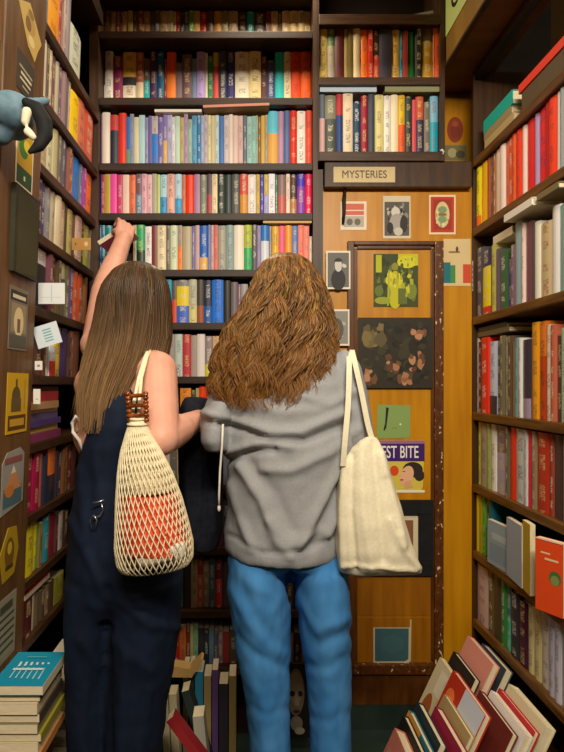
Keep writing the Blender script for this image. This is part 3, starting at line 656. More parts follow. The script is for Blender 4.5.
ob = face_out(535.5, 563, 1.735, 1.655, 537, z5, .02, 'e44c18', 'orange paperback with a green disc facing out, fifth right shelf', [(disc(.5, .72, .10, .22), '4c6c38'), (disc(.47, .72, .07, .16), '88904c'), (rect(.80, .2, .825, .55), 'f0c898'), (rect(.72, .35, .75, .85), 'f0c898'), (rect(.985, 0, 1, 1), 'ecdcc0')])
# ------------------------------------------------------------------ leaning books on the floor, right
PHI = math.radians(25); bx = Vector((math.sin(PI / 2 - 0), 0, 0))
UPV = Vector((math.sin(PHI), 0, math.cos(PHI))); NV = Vector((-math.cos(PHI), 0, math.sin(PHI)))   # NV: towards the aisle
def lean(px, py, s, L, T, H, col, label, art=(), page=True, grp='books leaning on the floor before the right bookcase', Y=None, base=0.0):
    a = (px - VX) / F; b_ = (py - VY) / F
    Yt = (s + .4226 * EYE) / (math.cos(PHI) * a + .4226 * b_) if Y is None else Y
    Yt *= KR; L *= KR; T *= KR
    top = Vector((a * Yt, Yt, EYE - b_ * Yt))          # far upper corner of the cover that faces the aisle
    H = min(H, (top.z - base) / math.cos(PHI) - T * math.sin(PHI) - 0.002)
    # book frame: x along the page height = up, y = spine to fore-edge; the top edge runs along -Y
    o = top - UPV * H - NV * T
    m = frame4(o, UPV, -YA, NV)                        # x up the lean, y towards the camera, z towards the aisle
    return big_book(H, L, T, m, col, label, grp, art), o
fl = [
 (394.7, 727.6, .285, .20, .036, 'c87868', 'thick book with a dusty pink cover, outermost of the leaning floor books', [(rect(.1, .1, .8, .9), 'd08878')]),
 (403.4, 714.6, .322, .20, .020, '1c1814', 'black book second from the aisle in the leaning floor row', []),
 (409.0, 710.0, .348, .21, .020, '2c7078', 'teal and orange cover between two black books leaning on the floor', [(rect(.55, 0, 1, .6), 'd89030'), (rect(.1, .3, .4, .8), '184c58')]),
 (417.5, 701.5, .375, .22, .024, '1c2c34', 'navy black book with thick cream pages leaning on the floor', []),
 (435.5, 706.0, .410, .22, .026, '8c1838', 'maroon book with white pages leaning amid the floor row', []),
 (444.0, 694.0, .444, .22, .018, 'a89060', 'tan book behind the maroon one in the leaning floor row', [(rect(.3, .2, .8, .8), 'c0a878')]),
 (453.0, 670.0, .4632, .26, .022, 'b83018', 'red and blue-grey patterned cover leaning on the floor', [(rect(.5, .45, 1, 1), 'c8ccd8'), (disc(.6, .3, .12, .2), '7c1408'), (disc(.8, .2, .08, .12), 'e87838'), (disc(.35, .6, .1, .15), 'e05828')]),
 (479.5, 690.0, .530, .23, .020, '6c2820', 'brown red book with white pages leaning nearer the shelves', []),
 (491.0, 690.0, .556, .23, .024, 'e8e0d8', 'white-covered book leaning between brown red and red ones', []),
 (499.0, 688.0, .584, .23, .018, 'c02c34', 'slim red-covered book leaning beside the thick cream one', []),
 (509.0, 683.6, .625, .23, .034, 'e0d4ac', 'thick cream book with rows of red marks leaning by the shelves', [(rect(.12 + .13 * k, .15, .17 + .13 * k, .85), 'c06050') for k in range(6)]),
]
for px, py, s, L, T, col, lab, art in fl: lean(px, py, s, L, T, .40, col, lab, art, base=.1405)
tag(boxo('crate', (.29, 1.20, 0), (.84, 1.745, .14), M['wood'], bev=.003), 'low wooden crate beneath the leaning floor books', 'crate')
fb = [
 (440.0, 657.0, .503, .19, .020, 'd8c8a0', 'white and brown illustrated cover leaning farther back on the floor', [(disc(.55, .3, .18, .2), 'a85c24'), (disc(.3, .65, .16, .2), 'c88c34'), (rect(.75, .3, .95, .9), 'e8dcc0'), (disc(.25, .25, .12, .14), '7c3c18')]),
 (453.4, 651.0, .540, .20, .022, '241c18', 'black book with a cream page edge leaning left of the pink cover', []),
 (468.0, 635.5, .580, .22, .026, 'dc9080', 'pale pink cover topmost of the leaning floor books', [(rect(.55, .2, .6, .8), 'b86c64'), (rect(.66, .3, .69, .7), 'b86c64')]),
 (482.0, 643.0, .655, .20, .030, '3c4450', 'slate blue book leaning between the pink cover and the right shelves', []),
]
for px, py, s, L, T, col, lab, art in fb: lean(px, py, s, L, T, .40, col, lab, art)
# ------------------------------------------------------------------ the two women
def finger(bm, base, d, up, L, r, curl):
    """three phalanges bending from d towards up"""
    p = Vector(base); d = Vector(d).normalized(); up = Vector(up).normalized(); ax = d.cross(up).normalized()
    for k, (f, c) in enumerate(((0.45, curl[0]), (0.31, curl[1]), (0.24, curl[2]))):
        d = (Matrix.Rotation(c, 3, ax) @ d).normalized(); q = p + d * L * f
        tcap(bm, p, q, r * (1 - 0.1 * k), r * (0.92 - 0.1 * k), 10); p = q
def hand(bm, wrist, d, palm, side, curl=(0.5, 0.7, 0.5), thumb_d=None):
    """wrist point, direction of the hand, palm normal, side = direction from little finger to thumb"""
    w = Vector(wrist); d = Vector(d).normalized(); s = Vector(side); s = (s - d * s.dot(d)).normalized(); n = Vector(palm); n = (n - d * n.dot(d) - s * n.dot(s)).normalized()
    k = w + d * 0.088
    for off in (-0.026, -0.009, 0.009, 0.026):
        tcap(bm, w + s * off * 0.75 + d * 0.012, k + s * off, 0.0135, 0.0105, 10)
    for off, L in ((-0.030, 0.058), (-0.010, 0.074), (0.010, 0.079), (0.029, 0.070)):
        finger(bm, k + s * off * 0.95 - d * 0.004, d + s * off * 2.5, n, L, 0.0083, curl)
    td = thumb_d or (d * 0.75 + s * 0.55 + n * 0.45)
    finger(bm, w + s * 0.024 + d * 0.026, td, n * 0.6 - s * 0.4, 0.066, 0.0100, (0.1, 0.35, 0.3))
def head(bm, c, yaw, s=1.0):
    """head facing +Y turned by yaw about Z; c = centre of the skull"""
    R = Matrix.Rotation(yaw, 3, 'Z'); c = Vector(c); q = lambda x, y, z: c + R @ (Vector((x, y, z)) * s)
    ell(bm, q(0, -0.008, 0.022), (0.073 * s, 0.092 * s, 0.088 * s), R)
    ell(bm, q(0, 0.022, -0.030), (0.060 * s, 0.068 * s, 0.078 * s), R)
    ell(bm, q(0, 0.050, -0.090), (0.032 * s, 0.032 * s, 0.024 * s), R)
    tcap(bm, q(0, 0.090, 0.004), q(0, 0.106, -0.032), 0.008 * s, 0.013 * s)
    for sx in (-1, 1):
        ell(bm, q(sx * 0.074, -0.004, -0.012), (0.010 * s, 0.020 * s, 0.030 * s), R)
        ell(bm, q(sx * 0.034, 0.068, -0.030), (0.022 * s, 0.020 * s, 0.020 * s), R)
        tcap(bm, q(sx * 0.015, 0.088, 0.016), q(sx * 0.045, 0.076, 0.018), 0.007 * s, 0.006 * s)
    tcap(bm, q(-0.016, 0.086, -0.060), q(0.016, 0.086, -0.060), 0.007 * s, 0.007 * s)
    tcap(bm, q(-0.014, 0.084, -0.070), q(0.014, 0.084, -0.070), 0.008 * s, 0.008 * s)
def eyes(parent, c, yaw):
    R = Matrix.Rotation(yaw, 3, 'Z'); c = Vector(c)
    for sx in (-1, 1):
        cm = CM(); p = c + R @ Vector((sx * 0.031, 0.076, -0.004))
        bm = bmesh.new(); ell(bm, p, (0.012, 0.0125, 0.012), None, 14)
        d = (R @ Vector((0, 1, 0))).normalized()
        for f in bm.faces:
            t = (f.calc_center_median() - p).normalized().dot(d)
            cm.face([v.co for v in f.verts], rgb('101010') if t > 0.93 else rgb('4a3420') if t > 0.80 else rgb('f0ece8'))
        bm.free(); link('eye', cm.mesh('eye', [M['eye']]), parent)

def hair_mesh(name, parent, prof, cy, arc, N, cols, wav, seed, tipc, rad=0.0022, lenj=0.18, inner=0.92, frizz=0.0, start=-1.0):
    """prof: [(pixel y, centre px, half width px, half depth m)] from crown to tips at depth cy"""
    rnd = random.Random(seed)
    n = len(prof)
    ys = [p[0] for p in prof]
    def at(t):
        x = t * (n - 1); i = min(int(x), n - 2); f = x - i; a, b = prof[i], prof[i + 1]
        f2 = f
        return [a[k] + (b[k] - a[k]) * f2 for k in range(4)]
    # cumulative arc so that points are even along the strand
    v, f, c = [], [], []
    def strand(theta, rho, tl, r, col, tip, ph, amp, twist):
        K = 44 if wav > 12 else 26; pts = []
        for k in range(K):
            t = tl * k / (K - 1)
            py, px, hw, dd = at(t)
            th = theta + twist * t + 0.10 * noise.noise(Vector((theta * 3, t * 3.5, seed + 2.5))) * min(1, t * 2)
            w1 = amp * (max(0, min(1, (t - .15) * 2))) * math.sin(ph + wav * t); w2 = amp * (min(1, t * 2.2)) * math.cos(ph * 1.7 + wav * t)
            s = cy / F; rr = rho + (1 - rho) * (1 - min(1, t * 2.5)) * 0.6
            hwm = hw * s * rr; ddm = dd * rr
            x = (px - VX) * s + hwm * math.sin(th) + w1
            y = cy - ddm * math.cos(th) + w2 * 0.8
            z = EYE + (VY - py) * s + w2 * 0.25 + frizz * rnd.uniform(-1, 1) * t
            pts.append(Vector((x, y, z)))
        m = 3; base = len(v)
        for k, p in enumerate(pts):
            d = (pts[min(k + 1, K - 1)] - pts[max(k - 1, 0)]).normalized()
            a = d.cross(Vector((0.1, 1, 0.05))).normalized(); b = d.cross(a)
            rr = r * (1 - 0.75 * (k / (K - 1)) ** 2)
            for q in range(m):
                an = 2 * PI * q / m; v.append(p + (a * math.cos(an) * 1.5 + b * math.sin(an)) * rr)
            kk = k / (K - 1) * tl
            mixf = max(0, min(1, (kk - tip[0]) / max(1e-3, tip[1] - tip[0])))
            c.extend([tuple(col[j] * (1 - mixf) + tipc[j] * mixf for j in range(3))] * m)
        for k in range(K - 1):
            for q in range(m):
                f.append((base + k * m + q, base + k * m + (q + 1) % m, base + (k + 1) * m + (q + 1) % m, base + (k + 1) * m + q))
    for i in range(N):
        th = math.radians(rnd.uniform(-arc, arc)); u = rnd.random()
        layer = 1.0 - (1 - inner) * u * 2.2 * rnd.random()
        q = 0.5 + 0.9 * noise.noise(Vector((th * 5, u * 2.5, seed + 4))) + rnd.uniform(-.25, .25); q = max(0, min(0.999, q)); k5 = sorted(cols, key=sum); x5 = q * (len(cols) - 1); a, b = k5[int(x5)], k5[int(x5) + 1]; q = 1 - (x5 - int(x5))
        col = tuple((a[j] * q + b[j] * (1 - q)) * rnd.uniform(0.8, 1.15) for j in range(3))
        strand(th, layer, 1 - lenj * rnd.random() ** 1.6, rad * rnd.uniform(0.7, 1.5), col, (rnd.uniform(0.35, 0.6), rnd.uniform(0.8, 1.15)), rnd.uniform(0, 6.28) if wav < 12 else 13 * noise.noise(Vector((th * 2.4, u * 0.8, seed))) + rnd.uniform(-0.4, 0.4), (0.003 if wav < 12 else 0.0085) * rnd.uniform(0.5, 1.4), 0.35 * noise.noise(Vector((th * 2, u, seed + 9))) + rnd.uniform(-0.05, 0.05))
    # dense underlayer so that nothing shows between the locks
    Kk, A = 30, 30; base = len(v)
    for k in range(Kk):
        t = 0.97 * k / (Kk - 1); py, px, hw, dd = at(t); s = cy / F
        for a in range(A):
            th = math.radians(-arc + 2 * arc * a / (A - 1)); rr = 0.86 - 0.05 * max(0, t - .6) + 0.03 * noise.noise(Vector((th * 4, t * 9, seed)))
            v.append(Vector(((px - VX) * s + hw * s * rr * math.sin(th), cy - dd * rr * math.cos(th), EYE + (VY - py) * s - (0.006 if t < 0.15 else 0))))
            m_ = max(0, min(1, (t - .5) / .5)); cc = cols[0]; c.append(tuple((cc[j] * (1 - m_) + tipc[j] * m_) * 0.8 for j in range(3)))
    for k in range(Kk - 1):
        for a in range(A - 1): f.append((base + k * A + a, base + k * A + a + 1, base + (k + 1) * A + a + 1, base + (k + 1) * A + a))
    me = bpy.data.meshes.new(name); me.from_pydata([tuple(p) for p in v], [], f)
    ca = me.color_attributes.new('col', 'FLOAT_COLOR', 'POINT'); ca.data.foreach_set('color', [x for q in c for x in (*q, 1.0)])
    me.polygons.foreach_set('use_smooth', [True] * len(me.polygons))
    return link(name, me, parent, M['hair'])

YA_, YB_ = 1.50, 1.49
# ---------------- woman in the navy jumpsuit
def A(px, py, Y=YA_): return P(px, py, Y)
wa = bmesh.new()
hcA = A(134.5, 309, 1.53)
head(wa, hcA, 0.55)
tcap(wa, A(132, 330, 1.50), A(126, 362, 1.50), 0.050, 0.056)
ell(wa, A(125, 385, 1.51), (0.135, 0.10, 0.085)); ell(wa, A(124, 430, 1.51), (0.135, 0.115, 0.12)); ell(wa, A(121, 490, 1.51), (0.115, 0.10, 0.14)); ell(wa, A(123, 555, 1.51), (0.130, 0.105, 0.12))
shR = A(157, 371, 1.44); elR = A(161, 438, 1.315); wrR = A(198, 420, 1.565)
tcap(wa, A(136, 366, 1.48), shR, 0.055, 0.052); tcap(wa, shR, elR, 0.052, 0.043); tcap(wa, shR + Vector((0, -.006, -.03)), shR + (elR - shR) * .6, 0.052, 0.048)
tcap(wa, elR, wrR, 0.042, 0.029); tcap(wa, elR + (wrR - elR) * .1, elR + (wrR - elR) * .45, 0.043, 0.040)
hand(wa, wrR, (0.05, 1, 0.05), (-0.8, 0.3, -.3), (0, 0, 1))
shL = A(98, 345, 1.59); elL = A(104, 292, 1.76); wrL = A(123.5, 239, 1.98)
tcap(wa, A(118, 372, 1.52), shL, 0.058, 0.050); tcap(wa, shL, elL, 0.046, 0.040); tcap(wa, elL, wrL, 0.040, 0.029); tcap(wa, elL + (wrL - elL) * .1, elL + (wrL - elL) * .5, 0.041, 0.037)
hand(wa, wrL - (wrL - elL).normalized() * .012, (0.01, 0.62, 0.78), (-0.55, 0.75, -0.55), (-0.55, -0.3, 0.25), (0.35, 0.85, 0.7), Vector((-0.45, 0.55, 0.45)))
for sx, hx, fx, Yf in ((-1, 96, 92, 1.53), (1, 148, 138, 1.49)):
    tcap(wa, A(hx, 590, Yf), A(fx + 3, 752, Yf), 0.060, 0.044); tcap(wa, A(fx + 3, 752, Yf), A(fx, 865, Yf), 0.044, 0.034); tcap(wa, A(fx, 872, Yf), A(fx + 6, 884, Yf + 0.13), 0.036, 0.022)
pa = remeshed('person', wa, 0.0052, 3, M['skin'])
tag(pa, 'woman in a navy sleeveless jumpsuit with long straight hair, one arm raised to the shelf', 'person', 'women browsing the shelves')
eyes(pa, hcA, 0.55)
# jumpsuit
bm = bmesh.new(); s = YA_ / F
def rg(y, x0, x1, d, Y=YA_): return ((((x0 + x1) / 2) - VX) * Y / F, Y, EYE + (VY - y) * Y / F, (x1 - x0) / 2 * Y / F, d)
loft(bm, [rg(384, 96, 152, .105, 1.51), rg(408, 88, 155, .125, 1.51), rg(440, 83, 158, .128, 1.51), rg(475, 78, 161, .118, 1.51), rg(515, 72, 170, .125), rg(560, 68, 181, .138), rg(590, 67, 181, .130), rg(608, 72, 176, .105)], 30)
loft(bm, [rg(575, 67, 128, .130, 1.515), rg(620, 66, 122, .124, 1.52), rg(680, 68, 116, .105, 1.53), rg(752, 70, 113, .105, 1.53), rg(820, 70, 112, .11, 1.53), rg(866, 69, 112, .112, 1.53)], 24)
loft(bm, [rg(575, 104, 183, .138, 1.495), rg(620, 108, 181, .125, 1.49), rg(660, 107, 176, .115, 1.49), rg(700, 106, 168, .11, 1.49), rg(752, 106, 161, .108, 1.49), rg(820, 106, 160, .112, 1.49), rg(870, 105, 160, .115, 1.49)], 24)
jl = [([(107, 590), (106, 660), (110, 752)], -0.010, 5), ([(70, 520), (90, 560), (106, 600)], 0.007, 5), ([(120, 600), (150, 625), (178, 628)], 0.007, 5), ([(112, 640), (150, 670)], 0.006, 6), ([(80, 640), (100, 668)], 0.006, 6), ([(125, 660), (120, 752)], 0.006, 6),
      ([(150, 690), (140, 752)], 0.006, 5), ([(85, 690), (84, 752)], 0.006, 5), ([(80, 470), (86, 540)], 0.006, 5), ([(96, 450), (100, 520)], 0.005, 5)]
js = remeshed('jumpsuit', bm, 0.0075, 5, M['navy'], pa, folds(jl, 0.006, 8, (1, 1, .45)))
js['label'] = 'wide-legged navy jumpsuit'
bm = bmesh.new()
for pts in (([A(147, 398, 1.392), A(149, 372, 1.405), A(146, 352, 1.46), A(142, 352, 1.54), A(142, 390, 1.62)]), ([A(101, 398, 1.40), A(103, 372, 1.42), A(108, 350, 1.50), A(112, 352, 1.57), A(114, 395, 1.63)])): tube(bm, pts, 0.010, 8)
obj('shoulder_strap', bm, M['navy'], pa, True)
for x, Yf, sx in ((92, 1.53, 1), (138, 1.49, 1)):
    bm = bmesh.new(); p = A(x, 884, Yf); xx = p.x
    loft(bm, [(xx + .012, Yf + .055, 0.001, .046, .125), (xx + .012, Yf + .055, 0.022, .046, .126), (xx + .010, Yf + .045, .045, .042, .110), (xx + .004, Yf + .01, .075, .038, .062), (xx, Yf - .012, .095, .036, .042)], 24)
    obj('shoe', bm, M['shoe'], pa, True)
hA = hair_mesh('hair', pa, [(265, 140, 2, .01), (267, 139, 15, .07), (273, 138, 24, .095), (286, 136, 32, .112), (300, 134.5, 35.5, .118), (318, 133.5, 37.5, .120), (338, 131, 39.5, .122), (358, 127, 39.5, .128), (378, 119, 37, .130), (400, 112, 32, .132), (430, 108, 26, .132)], 1.515, 112, 2200,
               [rgb('4a3522'), rgb('54402a'), rgb('3c2a1b'), rgb('634a30')], 5, 11, rgb('9c7a54'), 0.00125, 0.28, 0.92)
# hair that falls in front of the far shoulder
bm = bmesh.new(); rnd = random.Random(5)
for k in range(46):
    x0 = rnd.uniform(90, 104); Y0 = rnd.uniform(1.46, 1.52); dx = rnd.uniform(-4, 3)
    tube(bm, [A(x0, 330, Y0), A(x0 - 5 + dx, 360, Y0 - .005), A(x0 - 11 + dx, 392, Y0 - .01), A(x0 - 14 + dx * 1.6, 415 + rnd.uniform(-8, 10), Y0)], [.002, .0022, .002, .0007], 4)
me_ = obj('hair_lock', bm, noise_mat('pale_hair_ends', '6c5436', 'a08054', (150, 150, 6), 0.4), pa, True)
# ---------------- woman in the grey sweatshirt
def Bp(px, py, Y=YB_): return P(px, py, Y)
wb = bmesh.new(); hcB = Bp(287, 304, 1.515)
head(wb, hcB, -0.12)
tcap(wb, Bp(286, 325, 1.49), Bp(285, 360, 1.49), 0.052, 0.058)
ell(wb, Bp(284, 390, 1.5), (0.150, 0.10, 0.10)); ell(wb, Bp(284, 440, 1.5), (0.145, 0.11, 0.13)); ell(wb, Bp(286, 510, 1.5), (0.125, 0.105, 0.14)); ell(wb, Bp(287, 530, 1.5), (0.135, 0.10, 0.065))
for sx, a_, e_, w_ in ((1, Bp(336, 374), Bp(349, 440, 1.47), Bp(340, 428, 1.70)), (-1, Bp(234, 378), Bp(221, 424, 1.50), Bp(258, 420, 1.70))):
    tcap(wb, Bp(286 + sx * 22, 366), a_, 0.060, 0.054); tcap(wb, a_, e_, 0.050, 0.043); tcap(wb, e_, w_, 0.042, 0.028)
    hand(wb, w_, (0, 1, 0.15), (-sx * .6, 0, -0.5), (-sx * .4, 0, 1), (.4, .6, .5))
for hx, fx in ((257, 270), (323, 331)):
    tcap(wb, Bp(hx, 590), Bp(fx - 2, 735), 0.066, 0.044); tcap(wb, Bp(fx - 2, 735), Bp(fx, 868), 0.044, 0.034); tcap(wb, Bp(fx, 872), Bp(fx, 884, YB_ + .14), 0.036, 0.022)
pb = remeshed('person', wb, 0.0055, 3, M['skin'])
tag(pb, 'woman in a grey sweatshirt and blue jeans with wavy brown hair, seen from behind', 'person', 'women browsing the shelves')
eyes(pb, hcB, -0.12)
bm = bmesh.new()
rb_ = lambda y, x0, x1, d, Y=1.495: rg(y, x0, x1, d, Y)
loft(bm, [rb_(345, 262, 314, .065), rb_(356, 250, 330, .085), rb_(368, 234, 344, .105), rb_(385, 222, 354, .125), rb_(410, 218, 356, .14), rb_(440, 222, 354, .148), rb_(470, 226, 350, .146), rb_(505, 227, 346, .145), rb_(530, 224, 344, .148), rb_(546, 225, 343, .152), rb_(552, 228, 340, .147)], 36)
# drooping back hem
tcap(bm, Bp(340, 374, 1.49), Bp(353, 436, 1.475), 0.062, 0.057); tcap(bm, Bp(353, 438, 1.475), Bp(342, 432, 1.66), 0.055, 0.044)
tcap(bm, Bp(236, 382, 1.49), Bp(222, 420, 1.48), 0.058, 0.054)
tcap(bm, Bp(220, 426, 1.47), Bp(252, 424, 1.66), 0.053, 0.046)
# bunched band of cloth at the left elbow
loft(bm, [(X_(216, 1.44), 1.455, Z_(449, 1.44), .030, .070), (X_(215, 1.44), 1.45, Z_(440, 1.44), .036, .082), (X_(216, 1.44), 1.45, Z_(425, 1.44), .036, .085), (X_(218, 1.44), 1.45, Z_(410, 1.44), .035, .08), (X_(222, 1.44), 1.46, Z_(401, 1.44), .030, .06)], 24)
sl = [([(206, 414), (235, 420), (270, 432), (300, 432), (345, 412)], 0.012, 4.5), ([(208, 421), (240, 428), (272, 441), (305, 441), (348, 424)], -0.012, 3.5),
      ([(228, 452), (246, 447), (265, 441), (290, 446)], 0.010, 4), ([(224, 462), (250, 452), (275, 450)], -0.012, 3.5), ([(240, 466), (262, 500), (276, 540), (290, 556)], 0.011, 5),
      ([(250, 462), (275, 492), (292, 530)], -0.006, 6), ([(347, 446), (334, 478), (314, 515), (299, 546)], 0.014, 5), ([(346, 468), (328, 508), (312, 545)], -0.009, 5), ([(356, 430), (330, 452), (292, 470), (262, 470)], 0.009, 5),
      ([(344, 500), (328, 535)], 0.010, 4), ([(230, 485), (240, 520), (252, 548)], 0.008, 5), ([(228, 535), (262, 553), (300, 552), (338, 536)], -0.005, 2.5), ([(270, 520), (290, 545), (320, 530)], 0.007, 5),
      ([(300, 395), (330, 405), (352, 392)], 0.009, 5), ([(240, 400), (280, 412), (320, 410)], 0.006, 6), ([(345, 352), (357, 400), (360, 440)], 0.008, 5)]
sw = remeshed('sweatshirt', bm, 0.007, 5, M['grey'], pb, folds(sl, 0.006, 10, (1, 1, .8), 0.0006))
sw['label'] = 'loose heather grey sweatshirt'
bm = bmesh.new(); tube(bm, [A(223, 424, 1.365), A(222, 445, 1.36), A(220, 470, 1.362), A(219, 495, 1.37), A(219, 507, 1.375)], 0.0028, 6); ell(bm, A(219, 508, 1.375), (.004, .004, .009))
obj('drawstring', bm, M['white'], pb, True)
bm = bmesh.new(); J = lambda y, x0, x1, d, Y=1.49: rg(y, x0, x1, d, Y)
loft(bm, [J(505, 236, 338, .118), J(530, 231, 340, .118), J(544, 229, 343, .128), J(555, 231, 341, .126), J(561, 240, 334, .112)], 34)
loft(bm, [J(530, 236, 284, .085), J(548, 229, 287, .100), J(565, 226, 289, .118), J(592, 227, 290, .122), J(640, 233, 291, .11), J(680, 242, 290.5, .098), J(720, 248, 290.5, .094), J(752, 250, 291, .095), J(820, 251, 293, .1), J(868, 249, 294, .105)], 28)
loft(bm, [J(530, 289, 338, .085), J(548, 291, 344, .100), J(565, 292.5, 348, .118), J(592, 295.5, 349, .122), J(640, 301, 350, .11), J(680, 307, 350, .098), J(720, 309.5, 350.5, .094), J(752, 311, 350.5, .095), J(820, 311, 352, .1), J(868, 309, 353, .105)], 28)
dl = [([(291, 556), (291, 585), (292, 600)], -0.012, 4), ([(228, 570), (246, 596), (262, 628), (284, 648)], -0.0045, 7), ([(230, 590), (250, 622), (270, 646), (286, 652)], 0.004, 6), ([(236, 636), (256, 655), (286, 668)], -0.005, 5),
      ([(288, 600), (272, 596), (252, 584)], 0.003, 7), ([(250, 672), (262, 700), (262, 752)], 0.003, 6), ([(282, 660), (280, 700), (282, 752)], -0.003, 6), ([(250, 706), (268, 716), (288, 708)], -0.003, 5),
      ([(296, 596), (316, 632), (346, 618)], 0.0045, 6), ([(300, 612), (318, 644), (348, 632)], -0.005, 5), ([(306, 664), (328, 670), (349, 655)], -0.0035, 5), ([(322, 670), (326, 710), (324, 752)], 0.003, 6), ([(342, 660), (341, 752)], -0.003, 5), ([(312, 716), (330, 722), (350, 712)], -0.003, 5), ([(262, 556), (258, 600)], 0.003, 7), ([(318, 556), (322, 600)], 0.003, 7)]
jn = remeshed('jeans', bm, 0.0075, 4, M['denim'], pb, folds(dl, 0.006, 9, (1, 1, .55)))
jn['label'] = 'bright blue straight jeans'
for x in (271, 331):
    bm = bmesh.new(); xx = Bp(x, 884).x; Yf = YB_
    loft(bm, [(xx, Yf + .055, 0.001, .046, .125), (xx, Yf + .055, 0.022, .046, .126), (xx, Yf + .045, .045, .042, .110), (xx, Yf + .01, .075, .038, .062), (xx, Yf - .012, .095, .036, .042)], 24)
    obj('shoe', bm, M['shoe'], pb, True)
hB = hair_mesh('hair', pb, [(256, 285, 2, .01), (258, 285, 15, .06), (264, 285.5, 24, .09), (275, 286.5, 31, .108), (290, 287, 38, .122), (308, 285, 45, .132), (328, 280.5, 54, .140), (348, 276, 59.5, .146), (368, 272.5, 62, .152), (388, 270, 61, .156), (408, 270, 55, .152)], 1.50, 115, 3600,
               [rgb('684624'), rgb('7a552c'), rgb('50351b'), rgb('a87c40'), rgb('8c6432')], 42, 23, rgb('946430'), 0.0012, 0.26, 0.84, 0.0004)
# ------------------------------------------------------------------ bags, jacket, held book
# cream string bag
def net_ring(v):
    """v 0 top .. 1 bottom -> centre px, py, half width px, half depth m"""
    T = [(0.0, 138, 419, 7, .022), (.10, 138, 434, 12, .030), (.22, 141, 452, 20, .042), (.36, 145, 474, 27, .055), (.52, 149, 500, 32.5, .066), (.68, 152, 525, 36, .072), (.82, 154, 545, 38.5, .072), (.92, 155, 560, 37.5, .064), (.97, 154.5, 567, 34, .05), (1.0, 154, 570, 26, .034)]
    for a, b in zip(T, T[1:]):
        if v <= b[0] + 1e-9:
            f = (v - a[0]) / (b[0] - a[0]); return [a[k] + (b[k] - a[k]) * f for k in range(1, 5)]
    return list(T[-1][1:])
YN = 1.27
def net_pt(u, v, k=1.0):
    px, py, hw, d = net_ring(max(0, min(1, v))); s = YN / F
    tilt = (u_ := math.cos(u)) * 0.0
    return Vector(((px - VX) * s + hw * s * k * math.cos(u), YN + d * k * math.sin(u) - 0.0, EYE + (VY - py - 0.10 * hw * math.cos(u) * -1.0 * min(1, v * 1.2)) * s))
nb = empty('string_bag', net_pt(0, 1) * 0 + Vector((X_(150, YN), YN, Z_(571, YN))), 'cream string net bag hanging from the shoulder of the woman in navy', 'bag')
inv = parent_inv(nb)
bm = bmesh.new(); NC = 40
for fam in (-1, 1):
    for i in range(NC):
        u0 = 2 * PI * i / NC; pts = []
        for k in range(37):
            v = k / 36; pts.append(net_pt(u0 + fam * 1.5 * v, v, 1.0 + 0.012 * fam))
        tube(bm, pts, [0.0019 if k < 12 else 0.00145 for k in range(37)], 5)
for v in (0.0, 0.035):
    tube(bm, [net_pt(2 * PI * k / 28, v, 1.1) for k in range(29)], .0035, 6)
bm.transform(inv); obj('net', bm, M['cream'], nb, True)
bm = bmesh.new()                                     # gathered cloth yoke in the upper net
loft(bm, [(net_pt(0, v).x - net_ring(v)[2] * YN / F, YN, net_pt(PI / 2, v).z, net_ring(v)[2] * YN / F * .86, net_ring(v)[3] * .86) for v in (0.01, .1, .2, .3, .40, .46)], 24)
bm.transform(inv); obj('gathered_yoke', bm, M['cream'], nb, True)
bm = bmesh.new()
for dx in (-3.5, 3.5): tube(bm, [A(135 + dx, 418, YN), A(137 + dx * .7, 400, YN + .01), A(140 + dx * .4, 378, 1.325), A(146 + dx * .3, 357, 1.39), A(149 + dx * .3, 350.5, 1.43), A(150, 352, 1.49), A(150, 372, 1.53)], .0042, 8)
bm.transform(inv); obj('strap', bm, M['cream'], nb, True)
for side, (x0, x1) in enumerate(((127.5, 131.5), (145.5, 147.5))):
    for k in range(7):
        p = A(x0 + (x1 - x0) * (1 - k / 6) * .6, 420 - k * 4.4, YN - .012); bm = bmesh.new(); ell(bm, p, (.0066, .0066, .0056), None, 14); bm.transform(inv); obj('bead', bm, M['bead'], nb, True)
for k in range(3):
    p0, p1 = A(128 + 2 * (k), 416 - k * 10, YN - .016), A(146, 415 - k * 10, YN - .016); bm = bmesh.new(); tcap(bm, p0, p1, .0046, .0046); bm.transform(inv); obj('bead', bm, M['bead'], nb, True)
bm = bmesh.new(); s_ = YN / F
for v in (.52, .6, .7, .8, .88): pass
def fill(v0, v1, k, n=9):
    return [(net_pt(0, v).x - net_ring(v)[2] * s_, YN, net_pt(PI / 2, v).z, net_ring(v)[2] * s_ * k, net_ring(v)[3] * k) for v in [v0 + (v1 - v0) * i / n for i in range(n + 1)]]
loft(bm, fill(.47, .87, .90), 26)
oc = remeshed('folded_cloth', bm, .005, 4, M['orange'], None, lambda c, n: c + n * (noise.noise(c * 28) * .007 - .002)); tag(oc, 'orange red cloth seen through the net of the string bag', 'cloth')
bm = bmesh.new(); tcap(bm, A(146, 557, YN - .034), A(178, 550, YN - .028), .023, .021); tcap(bm, A(144, 556, YN + .01), A(172, 553, YN + .01), .022, .022)
wc = remeshed('white_bundle', bm, .005, 2, M['white'], None, lambda c, n: c + n * noise.noise(c * 45) * .006); tag(wc, 'crumpled white bundle in the bottom of the string bag', 'bundle')
# metal clips on the jumpsuit
k_ = empty('key_clip', A(97, 518, 1.37), 'small silver clip chain hanging at the hip of the navy jumpsuit', 'clip'); ki = parent_inv(k_)
for pts, nm in (([(92, 528), (90, 520), (94, 515), (97, 520), (95, 528)], 'ring'), ([(96, 517), (100, 516), (103, 510), (102, 504)], 'chain'), ([(93, 503), (98, 502), (104, 500)], 'bar')):
    bm = bmesh.new(); tube(bm, [A(x, y, 1.362) for x, y in pts], .0022, 6); bm.transform(ki); obj(nm, bm, M['metal'], k_, True)
